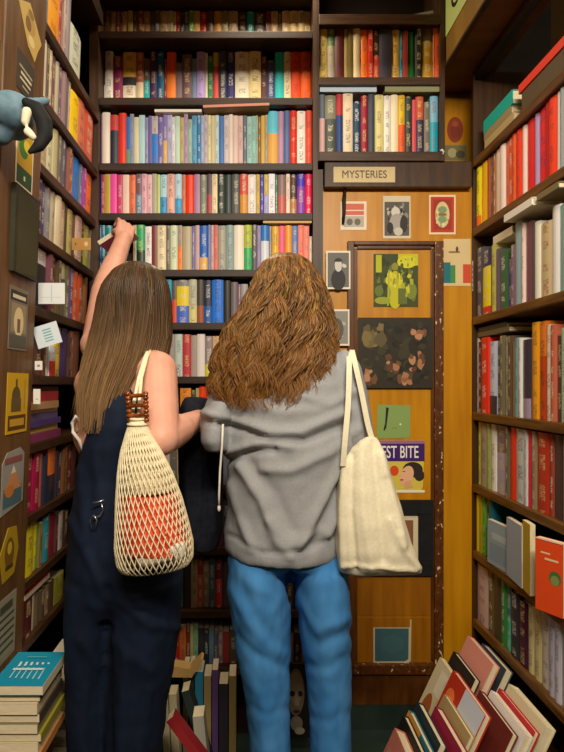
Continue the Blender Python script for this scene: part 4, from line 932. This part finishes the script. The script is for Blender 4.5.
# pale curled loop at her far side
bm = bmesh.new(); tube(bm, [A(83, 452, 1.44), A(79, 440, 1.43), (A(73, 432, 1.43)), A(72, 423, 1.43), A(76, 416, 1.43), A(80, 420, 1.43), A(80, 428, 1.43), A(77, 431, 1.435)], .0045, 8)
lp = obj('fabric_loop', bm, M['white'], None, True); tag(lp, 'pale curled fabric loop beside the hip of the woman in navy', 'strap')
# dark jacket over the forearm
bm = bmesh.new()
JY = 1.635
loft(bm, [rg(397, 184, 206, .04, JY), rg(404, 180, 216, .065, JY), rg(425, 179, 221, .075, JY), rg(460, 179, 223, .075, JY), rg(500, 180, 224, .072, JY), rg(535, 184, 223, .065, JY), rg(549, 190, 219, .05, JY)], 26)
jk = remeshed('jacket', bm, .007, 4, M['jacket'], None, folds([([(190, 410), (186, 470), (192, 540)], .008, 4), ([(205, 405), (207, 470), (203, 540)], -.010, 4), ([(214, 420), (215, 480), (213, 530)], .008, 4), ([(182, 420), (200, 412), (217, 420)], .006, 4)], .006, 12))
tag(jk, 'dark navy jacket draped over the bent forearm of the woman in navy', 'jacket')
# off white tote
bm = bmesh.new(); YT = 1.40
tl = [(437, 366, 377, .012), (447, 352, 381, .022), (462, 340, 386, .035), (490, 336, 396, .050), (520, 335.5, 405, .060), (548, 336, 414, .062), (564, 338, 419, .055), (572, 340, 421.5, .035)]
loft(bm, [rg(y, a, b, d, YT) for y, a, b, d in tl], 34, 2.6)
tf = [([(345, 462), (341, 510), (343, 568)], .007, 3), ([(352, 455), (351, 510), (356, 570)], -.008, 3), ([(362, 445), (363, 510), (372, 570)], .006, 4), ([(374, 442), (378, 490), (384, 560)], -.008, 4), ([(380, 455), (392, 500), (404, 545)], .008, 4), ([(385, 480), (398, 530)], -.006, 3), ([(390, 520), (400, 545), (418, 568)], .007, 3), ([(345, 566), (375, 567), (415, 571)], .005, 2)]
tt = remeshed('tote_bag', bm, .006, 3, M['canvas'], None, folds(tf, .004, 14, (1, 1, .5)))
tag(tt, 'off-white canvas tote bag hanging from the shoulder of the woman in grey', 'bag')
def ribbon(pts, w, th, name, mat, parent, wdir):
    bm = bmesh.new(); pts = [Vector(p) for p in pts]; R = []
    for i, p in enumerate(pts):
        d = (pts[min(i + 1, len(pts) - 1)] - pts[max(i - 1, 0)]).normalized(); a = Vector(wdir); a = (a - d * a.dot(d)).normalized(); b = d.cross(a)
        R.append([bm.verts.new(p + a * w * sx + b * th * sy) for sx, sy in ((-1, -1), (1, -1), (1, 1), (-1, 1))])
    for r0, r1 in zip(R, R[1:]):
        for k in range(4): bm.faces.new((r0[k], r0[(k + 1) % 4], r1[(k + 1) % 4], r1[k]))
    bm.faces.new(R[0][::-1]); bm.faces.new(R[-1]); return obj(name, bm, mat, parent)
def spl(pts, n=5):
    pts = [Vector(p) for p in pts]; out = []
    for i in range(len(pts) - 1):
        p0, p1, p2, p3 = pts[max(i - 1, 0)], pts[i], pts[i + 1], pts[min(i + 2, len(pts) - 1)]
        for k in range(n):
            t = k / n; out.append(0.5 * ((2 * p1) + (p2 - p0) * t + (2 * p0 - 5 * p1 + 4 * p2 - p3) * t * t + (3 * p1 - p0 - 3 * p2 + p3) * t ** 3))
    return out + [pts[-1]]
ribbon(spl([A(343, 466, 1.365), A(345, 440, 1.36), A(348, 405, 1.375), A(349, 375, 1.40), A(349, 357, 1.44), A(348, 352, 1.49), A(350, 362, 1.55)]), .0066, .0012, 'strap', M['canvas'], tt, (1, 0, 0))
ribbon(spl([A(374, 444, 1.40), A(368, 425, 1.40), A(362, 395, 1.405), A(356, 368, 1.415), A(353, 355, 1.45), A(352, 350.5, 1.49), A(354, 362, 1.55)]), .0066, .0012, 'strap', M['canvas'], tt, (1, 0, 0))
# book being pulled out by the raised hand
hb = big_book(.125, .16, .016, frame4(A(99.5, 245, 2.035), (0.83, 0.0, 0.52), (0.1, 0.95, -0.1), (-0.52, 0, 0.83)), 'ec78ac', 'pink covered book in the fingers of the raised hand', None, [(rect(.2, .1, .4, .9), 'e090b0'), (rect(.6, .2, .8, .8), 'c04890')], hard=False, spine='d8ccb0')
# ------------------------------------------------------------------ prints, cards and signs
def card(name, label, cat, x0, y0, x1, y1, art, bg, Y=YD, out=0.0012, group=None, rot=0.0, base=0.0, th=0.0012, frame=None, poly=None):
    """flat printed card on a wall facing the room; art polygons in 0..1 (x right, y up)"""
    w_, h_ = (x1 - x0) * Y / F, (y1 - y0) * Y / F
    cm = CM(); sh = poly or rect(0, 0, 1, 1)
    prism_col(cm, [(x * w_ - w_ / 2, y * h_ - h_ / 2) for x, y in sh], -th, 0, rgb(bg))
    for i, (pl, c) in enumerate(art):
        yy = -th - min(0.00012, 0.0016 / len(art)) * (i + 1); cm.face([(x * w_ - w_ / 2, yy, y * h_ - h_ / 2) for x, y in pl], rgb(c))
    o = link(name, cm.mesh(name, [M['print']]))
    o.matrix_world = (frame or Matrix()) @ Matrix.Translation(((X_((x0 + x1) / 2, Y), Y - base - 0.0004, Z_((y0 + y1) / 2, Y)))) @ Matrix.Rotation(rot, 4, 'Y') if frame is None else frame @ Matrix.Rotation(rot, 4, 'Y')
    return tag(o, label, cat, group)
gd = 'prints pinned to the door'
rnd = random.Random(3)
def blot(n, cols, x0=.03, y0=.03, x1=.97, y1=.97, r0=.02, r1=.07, tall=1.3, seed=1):
    """irregular printed patches that make up a photographic picture"""
    q = random.Random(seed); o = []
    for _ in range(n):
        r = q.uniform(r0, r1); rx, ry = r, min(r * tall * q.uniform(.6, 1.5), (y1 - y0) * .45); rx = min(rx, (x1 - x0) * .45)
        cx, cy = q.uniform(x0 + rx, x1 - rx), q.uniform(y0 + ry, y1 - ry)
        p = []
        for k in range(9):
            a = 2 * PI * k / 9; f = q.uniform(.6, 1.0); p.append((cx + rx * f * math.cos(a), cy + ry * f * math.sin(a)))
        o.append((p, q.choice(cols)))
    return o
def photo_art(dark, mid, light, head=True):
    a = [(rect(.06, .05, .94, .95), mid)] + blot(26, [dark, mid, light, mid], .06, .05, .94, .95, .05, .14, 1, 31)
    if head: a += [(disc(.5, .25, .30, .28, 14), dark), (disc(.5, .62, .15, .17, 14), light), (disc(.5, .71, .17, .10, 14, 0, 180), dark)]
    return a
card('postcard', 'small red and white stamp-like card beneath the paper sign', 'card', 340.5, 201.5, 366.5, 230, [(rect(.12, .52, .9, .92), 'd87058'), (rect(.12, .1, .9, .48), 'b8b4a8'), (disc(.35, .28, .12, .12), '70685c'), (disc(.65, .28, .12, .12), '70685c'), (rect(.12, .66, .9, .70), 'f0e4d0')], 'f0e4cc', group=gd)
card('pinned_picture', 'black and white photo of a crowd pinned above the door panel', 'photo', 383, 196, 410.5, 238.5, [(rect(.05, .06, .95, .86), '5a564e')] + blot(40, ['302c28', '5a564e', '8c887e', 'b8b4aa', '44403a'], .05, .06, .95, .86, .04, .1, 1, 33) + [(disc(.45, .62, .16, .12), 'd8d4c8'), (disc(.5, .36, .28, .22), 'a8a49a'), (disc(.75, .34, .14, .2), '302c28'), (disc(.25, .24, .12, .14), '2c2824'), (disc(.55, .16, .16, .1), 'c8c4b8')], 'd8cfb4', group=gd)
card('postcard', 'red bordered card with a gold and green ornament', 'card', 429, 195, 455.5, 234.5, [(rect(.06, .05, .94, .95), 'b83a1c'), (rect(.16, .12, .84, .88), 'a02c18'), (disc(.5, .5, .27, .33), 'd8c890')] + blot(26, ['d8c890', 'b89c58', '8ca07c', 'c8703c', 'e8dcb0'], .22, .16, .78, .84, .03, .07, 1, 35) + [(disc(.5, .62, .16, .09), '7c9c70'), (disc(.5, .38, .16, .09), '7c9c70'), (rect(.35, .47, .65, .53), '8c6c30')], 'f0d8b4', group=gd)
card('pinned_picture', 'black and white portrait photo, upper one beside the door panel', 'photo', 325.5, 252, 349.5, 290, photo_art('2c2c2c', '6c6c68', 'd0ccc4'), 'ece4d0', group=gd, base=0.0185)
card('pinned_picture', 'faded grey photo below the portrait at the door edge', 'photo', 325.5, 310, 348.5, 346, photo_art('40403c', '8c8c84', 'b8b4a8', False) + [(disc(.45, .45, .3, .3), '585850')], 'ece4d0', group=gd, base=0.0185)
card('postcard', 'beige card with teal, green and red patches at the door edge', 'card', 443.2, 239, 470.5, 286, [(rect(0, .06, .26, .5), '18707c'), (rect(.26, .06, .44, .44), '3c8c48'), (rect(.72, .06, 1, .46), 'd04828'), (rect(.2, .7, .6, .74), '8c7050'), (disc(.5, .78, .05, .06), '5c4030')], 'dcc490', group=gd)
ya = [(rect(0, 0, 1, 1), '3c4818'), (rect(.05, .65, .18, .98), 'b8c020'), (rect(.55, .78, 1, 1), 'c8c818'), (disc(.75, .85, .22, .12), 'd8d428'), (disc(.48, .32, .17, .36), 'c0bc1c'), (disc(.46, .5, .20, .12), 'd0cc24'), (disc(.48, .76, .075, .075), '8c8c34'), ([(.30, .02), (.34, .02), (.36, .7), (.33, .7)], 'a8b030'), (disc(.85, .3, .12, .16), '78882c'), (disc(.12, .3, .10, .1), '64742c'), (rect(.55, .05, .75, .35), '606c28'), (disc(.2, .12, .18, .07), '98a02c')]
ya = ya[:1] + blot(70, ['3c4818', '55621e', '2c3412', '78862a', '6a7224', '20280c'], seed=4) + ya[1:7] + blot(14, ['b8b41c', 'd8d428', '98982a', 'e0dc50'], .28, .05, .66, .7, .02, .05, 2, 5) + ya[7:] + blot(24, ['8c982c', '4c5820', 'a8ac2c', 'c8c428'], .55, .1, .98, .95, .02, .06, 1.2, 6)
card('picture_print', 'yellow green picture of a draped standing figure on the door panel', 'picture', 373.5, 254, 418, 307, ya, '3c4818', group=gd)
# dark wide print: a plain generic picture of warm shapes on dark leaves
dk = [(rect(0, 0, 1, 1), '2a2414')] + blot(90, ['1c1c10', '2c2a18', '38341c', '241c10', '403820', '14140c'], r0=.03, r1=.09, tall=1.0, seed=8) + blot(14, ['6c5c34', '5c5030', '7c6a3c'], .02, .55, .40, .95, .04, .10, 1.2, 9)
for cx_, cy_, sd in ((.80, .74, 1), (.47, .34, 2), (.78, .38, 3), (.17, .14, 4), (.62, .10, 5)):
    dk += blot(9, ['a87450', '8c5c3c', 'b88460', '70482c', '5c3c24'], cx_ - .13, max(.01, cy_ - .16), cx_ + .13, min(.99, cy_ + .16), .03, .065, 1.3, sd + 20)
card('picture_print', 'wide dark picture with warm blurred shapes on the door panel', 'picture', 357.3, 318, 432, 388, dk, '2a2414', group=gd, base=0.0125)
card('paper_note', 'pale green square note with a black quill mark', 'note', 376.5, 404.5, 410.5, 438.5, [([(.24, .3), (.28, .28), (.36, .9), (.28, .92)], '1c1c18'), ([(.2, .25), (.24, .22), (.28, .4), (.24, .42)], '1c1c18'), (disc(.7, .42, .03, .03), 'e0e4c0'), (rect(.45, .3, .6, .32), '68844c')], '88a45c', group=gd, poly=[(0, 0), (.98, .02), (1, .97), (.03, 1)])
# fruit label poster
bx0_, by0_, bx1_, by1_ = 365, 440.5, 424.5, 492.5
bb = card('fruit_label_poster', 'yellow poster with a purple band of white capital letters', 'poster', bx0_, by0_, bx1_, by1_, [(rect(.0, .60, 1, .95), '3c1468'), (rect(0, .94, 1, 1), '9c6a8c'), (rect(0, 0, 1, .05), 'f0e8c8'), (disc(.49, .42, .075, .10), 'd8481c'), 
      (disc(.80, .44, .17, .15), '2c2018'), (disc(.91, .33, .085, .11), '2c2018'), (disc(.70, .33, .11, .19, 18, 0, 360, -15), 'e8b48c'), ([(.60, .40), (.565, .33), (.61, .31)], 'e8b48c'), ([(.66, .2), (.76, .24), (.80, .10), (.66, .08)], 'dca47c'), (disc(.615, .245, .03, .018), 'c83828'), (rect(.63, .40, .67, .415), '40281c')], 'd8c44c', group=gd, poly=[(0, 0), (.93, 0), (.97, .12), (1, 1), (0, 1)])
def text_mesh(name, txt, size, mat, parent, mw, ext=0.0008, bold=0.0):
    cu = bpy.data.curves.new(name, 'FONT'); cu.body = txt; cu.size = size; cu.align_x = 'CENTER'; cu.align_y = 'CENTER'; cu.extrude = ext; cu.offset = bold
    t = bpy.data.objects.new('tmp', cu); C.objects.link(t); dg = bpy.context.evaluated_depsgraph_get(); dg.update()
    me = bpy.data.meshes.new_from_object(t.evaluated_get(dg)); me.name = name; bpy.data.objects.remove(t); me.materials.clear()
    o = link(name, me, parent, mat); o.matrix_local = mw; return o
def solid(name, h, rough=0.6):
    m, nt, N, L, b = new_mat(name); b.inputs['Base Color'].default_value = (*rgb(h), 1); b.inputs['Roughness'].default_value = rough; return m
RX = Matrix.Rotation(PI / 2, 4, 'X')
sxy = YD / F
lt = text_mesh('lettering', 'BEST BITE', 15.5 * sxy, solid('white_ink', 'f0ece4'), bb, Matrix.Translation((2.2 * sxy, -0.0034, 14.0 * sxy)) @ Matrix.Diagonal((.64, 1, 1.1, 1)) @ RX, 0.0004, 0.0006)
# header sign
ys = YH
sg = card('shelf_sign', 'cream paper sign in dark capital letters above the door', 'sign', 333.5, 167, 395, 182.5, [], 'cdb98c', YH, base=0.0)
text_mesh('lettering', 'MYSTERIES', 10.6 * YH / F, solid('brown_ink', '4c4030'), sg, Matrix.Translation((0, -0.0022, 0)) @ Matrix.Diagonal((.90, 1, 1, 1)) @ RX, 0.0003, 0.0)
# framed picture behind the tote, teal square
fr = empty('framed_picture', (X_(412, YD), YD - .006, Z_(574, YD)), 'wide dark frame with a small pale print, partly behind the tote bag', 'picture frame', gd); fi = parent_inv(fr)
for a in ((357.5, 499.5, 432.5, 514), (418, 514, 432.5, 560), (357.5, 560, 432.5, 575), (357.5, 514, 372, 560)):
    bm = bmesh.new(); box(bm, (X_(a[0], YD), YD - .0155, Z_(a[3], YD)), (X_(a[2], YD), YD - .0004, Z_(a[1], YD)), .002); bm.transform(fi); obj('frame_side', bm, M['black'], fr)
cm = CM(); 
prism_col(cm, [(X_(x, YD), Z_(y, YD)) for x, y in ((372.2, 559.5), (417.8, 559.5), (417.8, 514.5), (372.2, 514.5))], YD - .003, YD - .0005, rgb('dcd0ac'))
prism_col(cm, [(X_(x, YD), Z_(y, YD)) for x, y in ((380, 552), (413, 552), (413, 520), (380, 520))], YD - .0036, YD - .0031, rgb('8c5c3c'))
me = cm.mesh('print', [M['print']]); me.transform(fi); link('print', me, fr)
card('wall_plaque', 'blue grey square with a worn white edge low on the door', 'plaque', 373, 627, 411, 663.5, [([(.04, .12), (.05, .08), (.82, .08), (.92, .14), (.93, .98), (.9, .98), (.04, .98)], '3c6068'), (disc(.5, .55, .3, .25), '42666c')], 'c8bc98', group=gd, base=.0045, poly=[(0, .03), (.06, 0), (.86, .0), (.98, .08), (1, 1.22), (.965, 1.22), (.96, 1), (0, 1)])
bm = bmesh.new(); tube(bm, [P(345, 188, YD - .01), P(344, 200, YD - .012), P(344, 212, YD - .012), P(343, 224, YD - .010)], [.006, .008, .007, .005], 6); tag(obj('hanging_ribbon', bm, M['dark'], None, True), 'short dark ribbon hanging over the red and white card', 'ribbon')
# orange wall right of the little bookcase: red oval print and a small picture
card('oval_picture', 'dull red oval drawing on the orange wall by the ceiling corner', 'print', 447, 117, 463, 142.5, [(disc(.5, .42, .3, .3), '7c2810'), (disc(.5, .72, .2, .12), 'a4481c')], '8c3214', YU, poly=disc(.5, .5, .5, .5, 24))
card('pinned_picture', 'small greyish green picture under the red oval drawing', 'photo', 444, 145, 467, 161, [(rect(.03, .05, .97, .95), '74683c'), (disc(.35, .5, .2, .3), 'a89c6c'), (disc(.7, .4, .2, .25), '4c4428')], '8c7c4c', YU)
bm = bmesh.new(); p = P(440.5, 151, YB - .004); tube(bm, [p, p + Vector((.006, -.001, .004)), p + Vector((.012, 0, -.004)), p + Vector((.008, 0, -.012))], .004, 6); tag(obj('hanging_scrap', bm, M['white'], None, True), 'tiny white paper scrap at the end of the shelf over the door', 'scrap')
# sign on the bulkhead, facing the aisle
mS = Matrix.Translation((0.7466, 2.02, 2.76)) @ Matrix.Rotation(-PI / 2, 4, 'Z')
card('wall_sign', 'pale green sign with a black curve on the panel near the ceiling', 'sign', 0, 0, 1, 1, [], 'a8b468', frame=Matrix())
bpy.data.objects.remove(bpy.data.objects[-1]) if False else None
o_ = [o for o in bpy.data.objects if o.name.startswith('wall_sign')][-1]; bpy.data.objects.remove(o_)
cm = CM(); prism_col(cm, rect(-.13, -.10, .13, .10), -.002, 0, rgb('b4c070'))
prism_col(cm, [(x * .05 - .02, z * .05) for x, z in disc(0, 0, 1, 1, 16, 20, 300)] + [(x * .036 - .02, z * .036) for x, z in disc(0, 0, 1, 1, 16, 20, 300)[::-1]], -.0026, -.0021, rgb('181814'))
o = link('wall_sign', cm.mesh('wall_sign', [M['print']])); o.matrix_world = mS; tag(o, 'pale green sign with a black curve on the panel near the ceiling', 'sign')
# ---------------- prints on the left post (plane of the left bookcase, x along +Y)
gp = 'prints on the left post'
def post_card(name, label, cat, x0, y0, x1, y1, art, bg, poly=None, rot=0.0, th=.0012, front=0.0, gr=gp, mats=None):
    """x0..x1 pixel range at mid height, y0, y1 pixel heights at the middle of the card"""
    xm, ym = (x0 + x1) / 2, (y0 + y1) / 2
    z = EYE; 
    for _ in range(6):
        u = F * -xl(z) / (VX - xm); z = Z_(ym, u)
    ua, ub = F * -xl(z) / (VX - x0), F * -xl(z) / (VX - x1); w_ = ub - ua; h_ = (y1 - y0) * u / F
    cm = CM(); sh = poly or rect(0, 0, 1, 1)
    prism_col(cm, [(x * w_ - w_ / 2, y * h_ - h_ / 2) for x, y in sh], -th, 0, rgb(bg))
    for i, (pl, c) in enumerate(art): cm.face([(x * w_ - w_ / 2, -th - .00012 * (i + 1), y * h_ - h_ / 2) for x, y in pl], rgb(c))
    o = link(name, cm.mesh(name, [M['print']]))
    uc = (ua + ub) / 2; zl_ = EYE + (z - EYE) / math.cos(LEAN)
    o.matrix_world = ML @ Matrix.Translation((uc, -0.0004 - front, zl_)) @ Matrix.Rotation(rot, 4, 'Y'); return tag(o, label, cat, gr)
post_card('cut_out_print', 'gold diamond-shaped cut-out at the top of the left post', 'print', 18, 4, 41, 54, [(disc(.5, .6, .2, .2), 'b89448'), (disc(.4, .55, .12, .14), '7c5c20'), (disc(.55, .3, .14, .1), 'e0cc88'), (disc(.5, .8, .12, .08), '8c6c2c')], 'c8a858', [(.45, 1), (1, .55), (.85, .3), (.72, 0), (.45, .12), (0, .72)])
post_card('small_label', 'small dark label with pale lines under the gold cut-out', 'label', 17, 58, 33, 96, [(rect(.1, .6, .9, .66), 'a8a080'), (rect(.2, .45, .85, .52), 'd8d0b0'), (rect(.15, .3, .8, .36), 'd0c8a8'), (rect(.3, .15, .7, .2), 'a8a080')], '3c3428')
post_card('postcard', 'yellow and green card with a white border under the cap', 'card', 15.5, 131, 32.5, 189, [(rect(.06, .04, .94, .34), '24502c'), (rect(.06, .34, .94, .96), 'c8a020'), (disc(.4, .66, .26, .16), '3c7c28'), (disc(.6, .75, .2, .1), 'e0c838'), (rect(.45, .14, .55, .22), 'e8e0c0')], 'ece4c8')
post_card('wooden_panel', 'dark green plain panel on the left post', 'panel', 10, 192, 34, 276, [([(.1, .0), (.96, .06), (.96, .96), (.1, .97)], '3c3c20')], '2c2c18', th=.012)
post_card('leaflet', 'grey leaflet with an arched cream picture on the left post', 'leaflet', 8.5, 288, 27, 350, [(rect(.05, .78, .95, .94), '302c24'), (rect(.15, .82, .85, .88), 'd8d0b8'), (rect(.1, .28, .9, .74), '98886c'), (disc(.5, .45, .26, .24), 'e0cc98'), (rect(.42, .28, .58, .5), '70604c'), (rect(.05, .04, .95, .24), '585448')], '787060')
post_card('postcard', 'bright yellow card with a dark tower shape on the left post', 'card', 6, 373, 27, 433, [(rect(.08, .05, .92, .30), '5c3c14'), (rect(.16, .12, .84, .24), 'c89c2c'), (disc(.42, .62, .2, .16), '5c4c20'), (rect(.2, .36, .66, .58), '64502a'), (rect(.38, .74, .46, .9), '5c4c20'), (rect(.8, .4, .86, .9), 'b88c18')], 'd0a41c')
post_card('cut_out_print', 'colourful rounded print of a mountain low on the left post', 'print', 1, 449, 23, 512, [(rect(.08, .1, .92, .4), '4c6c74'), ([(.1, .35), (.5, .75), (.9, .35)], 'c88c5c'), ([(.38, .62), (.5, .75), (.62, .62)], 'e0d4c0'), (rect(.1, .78, .9, .88), '8c5450'), (disc(.35, .35, .2, .1), 'c87c34')], '98948c', [(0, .0), (1, .1), (1, .9), (.8, 1), (.2, .96), (0, .8)])
post_card('cut_out_print', 'yellow six-sided cut-out near the bottom of the left post', 'print', -1, 527, 18, 580, [(disc(.5, .5, .25, .3), '7c5c18'), (disc(.5, .6, .12, .12), 'd8b43c'), (rect(.3, .2, .7, .28), '4c3c14')], 'b8941c', [(.2, 0), (.8, .05), (1, .5), (.85, .95), (.4, 1), (0, .55)])
post_card('notice_sheet', 'pale printed notice sheet at the foot of the left post', 'notice', -6, 597, 15, 662, [(rect(.1, .66 - .12 * k, .9, .70 - .12 * k), '4c4838') for k in range(5)] + [(rect(.2, .78, .8, .90), '504c3c')], '98927c')
# shelf cards on the left bookcase
gl = 'cards clipped to the left shelves'
def shelf_card(label, x0, x1, y0, y1, art, bg, Y, rot=0.0, name='shelf_card'):
    o = card(name, label, 'card', x0, y0, x1, y1, art, bg, Y, 0, gl, rot); return o
shelf_card('blank white card hanging on the left shelf by the post', 38.5, 65, 283, 304, [(rect(.48, .1, .52, .9), 'b8c4c8'), (rect(.1, .3, .9, .33), 'c8d0d0')], 'dce0e0', 1.64)
shelf_card('white note with teal lines tilted on the left shelf', 35, 60, 324, 346, [(rect(.35, .2 + .13 * k, .7, .26 + .13 * k), '7cb0b4') for k in range(5)], 'd4dee4', 1.62, -0.30, 'paper_note')
shelf_card('small square white label stuck to the left shelf', 35, 42.5, 361, 370, [(rect(.3, .35, .7, .6), '8c8c84')], 'e0dcd4', 1.585)
shelf_card('little white tag at the ends of the stacked left books', 33.5, 40.5, 389, 404, [(rect(.3, .3, .7, .36), 'a0a090')], 'dcdcd0', 1.575)
shelf_card('tan tag with a round hole on the left shelf edge', 72, 91, 238, 250, [(disc(.75, .5, .1, .2), 'd8b890'), (disc(.2, .5, .04, .08), '5c4020')], 'b08440', 1.87)
post_card('spine_label', 'white strip label on the upright by the second right shelf', 'label', 30, 300, 31, 301, [], 'e0dcd0')
q = [o for o in bpy.data.objects if o.name == 'spine_label'][0]; bpy.data.objects.remove(q)
cm = CM(); prism_col(cm, rect(-.0035, -.058, .0035, .058), -.0008, 0, rgb('dcd8cc'))
for k in range(5): cm.face([(x * .0025, -.00095, -.045 + .02 * k + z * .006) for x, z in ((-1, -1), (1, -1), (1, 1), (-1, 1))], rgb('4c4840'))
o = link('paper_label', cm.mesh('paper_label', [M['print']])); o.matrix_world = Matrix.Translation((XR - .0006, 2.358 * KR, Z_(276, 2.358 * KR))) @ Matrix.Rotation(-PI / 2, 4, 'Z'); tag(o, 'white strip label on the upright next to the second right shelf', 'label')
# cap on the post
cu_ = ML @ Matrix.Translation((1.3, -0.075, 0)); zc_ = Z_(122, 1.27)
cap = empty('cap', (cu_ @ Vector((0, 0, zc_))), 'washed blue cap with a black brim hanging on the left post', 'cap'); ci = parent_inv(cap)
k9 = 0.90
bm = bmesh.new(); ell(bm, P(12, 116, 1.27), (.050, .07, .046), Matrix.Rotation(.5, 3, 'Y')); tcap(bm, P(26, 104, 1.29), P(46, 101, 1.32), .016, .008); tcap(bm, P(0, 132, 1.26), P(14, 116, 1.27), .028, .042)
o = remeshed('crown', bm, .005, 5, M['capblue'], cap, lambda c, n: c + n * noise.noise(c * 18) * .008); o.data.transform(ci)
bm = bmesh.new(); pts = [P(26, 102, 1.22), P(37, 109, 1.225), P(44, 122, 1.23), P(45, 135, 1.23), P(39, 146, 1.225), P(30, 152, 1.22)]
for a, b, r0, r1 in zip(pts, pts[1:], (.010, .016, .018, .017, .013), (.016, .018, .017, .013, .006)): tcap(bm, a, b, r0, r1)
o = remeshed('brim', bm, .004, 4, M['black'], cap); o.data.transform(ci)
bm = bmesh.new(); tcap(bm, P(27, 112, 1.215), P(25, 122, 1.215), .011, .009); tcap(bm, P(28, 132, 1.215), P(33, 137, 1.215), .010, .008); o = remeshed('beige_lining', bm, .004, 2, M['canvas'], cap); o.data.transform(ci)
# ------------------------------------------------------------------ heap at the foot of the back bookcase
gh = 'books heaped at the foot of the back bookcase'
def stand(px0, px1, ytop, ybot, Y, col, label, lean_=0.0, spine=None, art=(), W=.088, yaw=0.0):
    """upright book with the spine towards the room, leaning sideways by lean_"""
    t = (px1 - px0) * Y / F; h = (ybot - ytop) * Y / F
    m = Matrix.Translation(P(px0, ybot, Y)) @ Matrix.Rotation(yaw, 4, 'Z') @ Matrix.Rotation(lean_, 4, 'Y')
    # big_book frame: x up, y spine inwards (+Y), z across
    return big_book(h, W, t, m @ Matrix(((0, 0, 1, 0), (0, 1, 0, 0), (1, 0, 0, 0), (0, 0, 0, 1))).to_4x4() if False else m @ frame4((t, 0, 0), ZA, YA, -XA), col, label, gh, art, hard=False, spine=spine)
zb = .001
H_ = [(183, 188, 668, 'e0d0b0', 'b09c74', 'cream-spined'), (189, 194, 667, '4c3c38', '504440', 'dark brown'), (195, 203, 672, '2490c0', '38a0c8', 'bright blue'), (204, 211, 676, 'c8b070', 'bca468', 'sand yellow'), (212, 218, 670, '6c4888', '70508c', 'violet'), (219, 228, 684, '302c34', '3c3440', 'black'), (229, 236, 676, 'a89058', 'a08c54', 'khaki')]
for i, (x0, x1, yt, col, sp, wd) in enumerate(H_):
    Yh = 2.055; stand(x0, x1, yt, 752.2, Yh, col, f'{wd} book standing on the floor below the back bookcase', 0.0, sp)
big_book(.10, .13, .030, frame4(P(168, 676, 2.085), (1, 0, 0.12), (0, -1, .0), (-.12, 0, 1)) if False else frame4(P(167.5, 675.5, 2.08), XA, YA, ZA), 'dca45c', 'open cream book lying on top of the heap by navy trousers', gh, hard=False, spine='e8c088') if False else None
for (x0, x1, yt, Y, ln_, col, sp, lab) in ((164, 171, 692, 1.925, -.05, 'd8c8a0', 'd8c8a0', 'cream paperback leaning in the heap next to navy trousers'), (172.5, 180, 694, 1.925, -.05, 'e0d0a8', 'dccca4', 'thick cream paperback beside the leaning dark one'), (185, 193, 690, 1.85, -.30, '24302c', '2c3c38', 'dark green book slanting across the heap'), (198, 209, 716, 1.78, -.10, 'a8a494', 'b0ac9c', 'grey book slanting at the front of the heap')):
    h = (752 + 20 - yt) * Y / F; z0 = 0.012
    t = (x1 - x0) * Y / F; top = P((x0 + x1) / 2, yt, Y); H = (top.z - z0) / math.cos(ln_)
    o_ = top - Vector((math.sin(ln_), 0, math.cos(ln_))) * H
    big_book(H, .062, t, frame4(o_, (math.sin(ln_), 0, math.cos(ln_)), YA, (-math.cos(ln_), 0, math.sin(ln_))), col, lab, gh, hard=False, spine=sp)
rd = big_book(.22, .05, .026, frame4(P(170, 722, 1.84), (.55, -.15, -.62), (.55, .55, .38), (-.6, .6, -.6)) if False else frame4(P(166, 722, 1.69) , (.62, -.05, -.78), (0.05, 1, -.02), (.78, .05, .62)), '8a1c22', 'red book lying slantwise at the front of the heap', gh, hard=False, spine='9c2428')
# open cream pages on the lowest shelf
cm = CM(); pc = rgb('e4b870')
prism_col(cm, [(0, .002), (.088, 0), (.128, .062), (.120, .066), (.082, .030), (.0, .044)], 0, .052, pc)
o = link('open_book', cm.mesh('open_book', [M['print']])); o.matrix_world = Matrix.Translation((X_(167, 2.0), 1.995, Z_(677, 2.0))); tag(o, 'cream paperback with bent cover lying over the heap by the navy trousers', 'book', gh)
# photo cover with a pale face standing between the jeans
cm = CM(); w_, h_ = 26 * 2.08 / F, 74 * 2.08 / F
prism_col(cm, rect(0, 0, w_, h_), 0, .014, rgb('1c1814'))
for i, (pl, c) in enumerate([(disc(.45, .62, .34, .32, 22), '7c7060'), (disc(.46, .68, .28, .22, 20), '988a74'), (disc(.32, .60, .10, .04), '2c241c'), (disc(.62, .60, .10, .04), '2c241c'), ([(.44, .62), (.54, .62), (.58, .44), (.42, .44)], 'a89a82'), (disc(.48, .36, .13, .025), '40342a'), (disc(.48, .2, .24, .1), '8c8272'), (disc(.6, .1, .2, .05), 'b0a898')]):
    cm.face([(x * w_, -.0003 - .00015 * i, y * h_) for x, y in pl], rgb(c))
o = link('photo_book', cm.mesh('photo_book', [M['print']])); o.matrix_world = Matrix.Translation(P(284, 738, 2.08)); tag(o, 'dark cover with a pale face standing on the floor between blue jeans legs', 'book', gh)
area('ceiling_light', (0.05, 1.96, 3.03), 0.30, 10, (1, .84, .62))
area('shop_light', (0.25, -0.55, 2.66), 1.1, 72, (1, .89, .72), (0.1, 2.2, 1.6), 0.14)
area('ceiling_light', (0.2, 0.55, 3.0), 0.5, 12, (1, .89, .72))
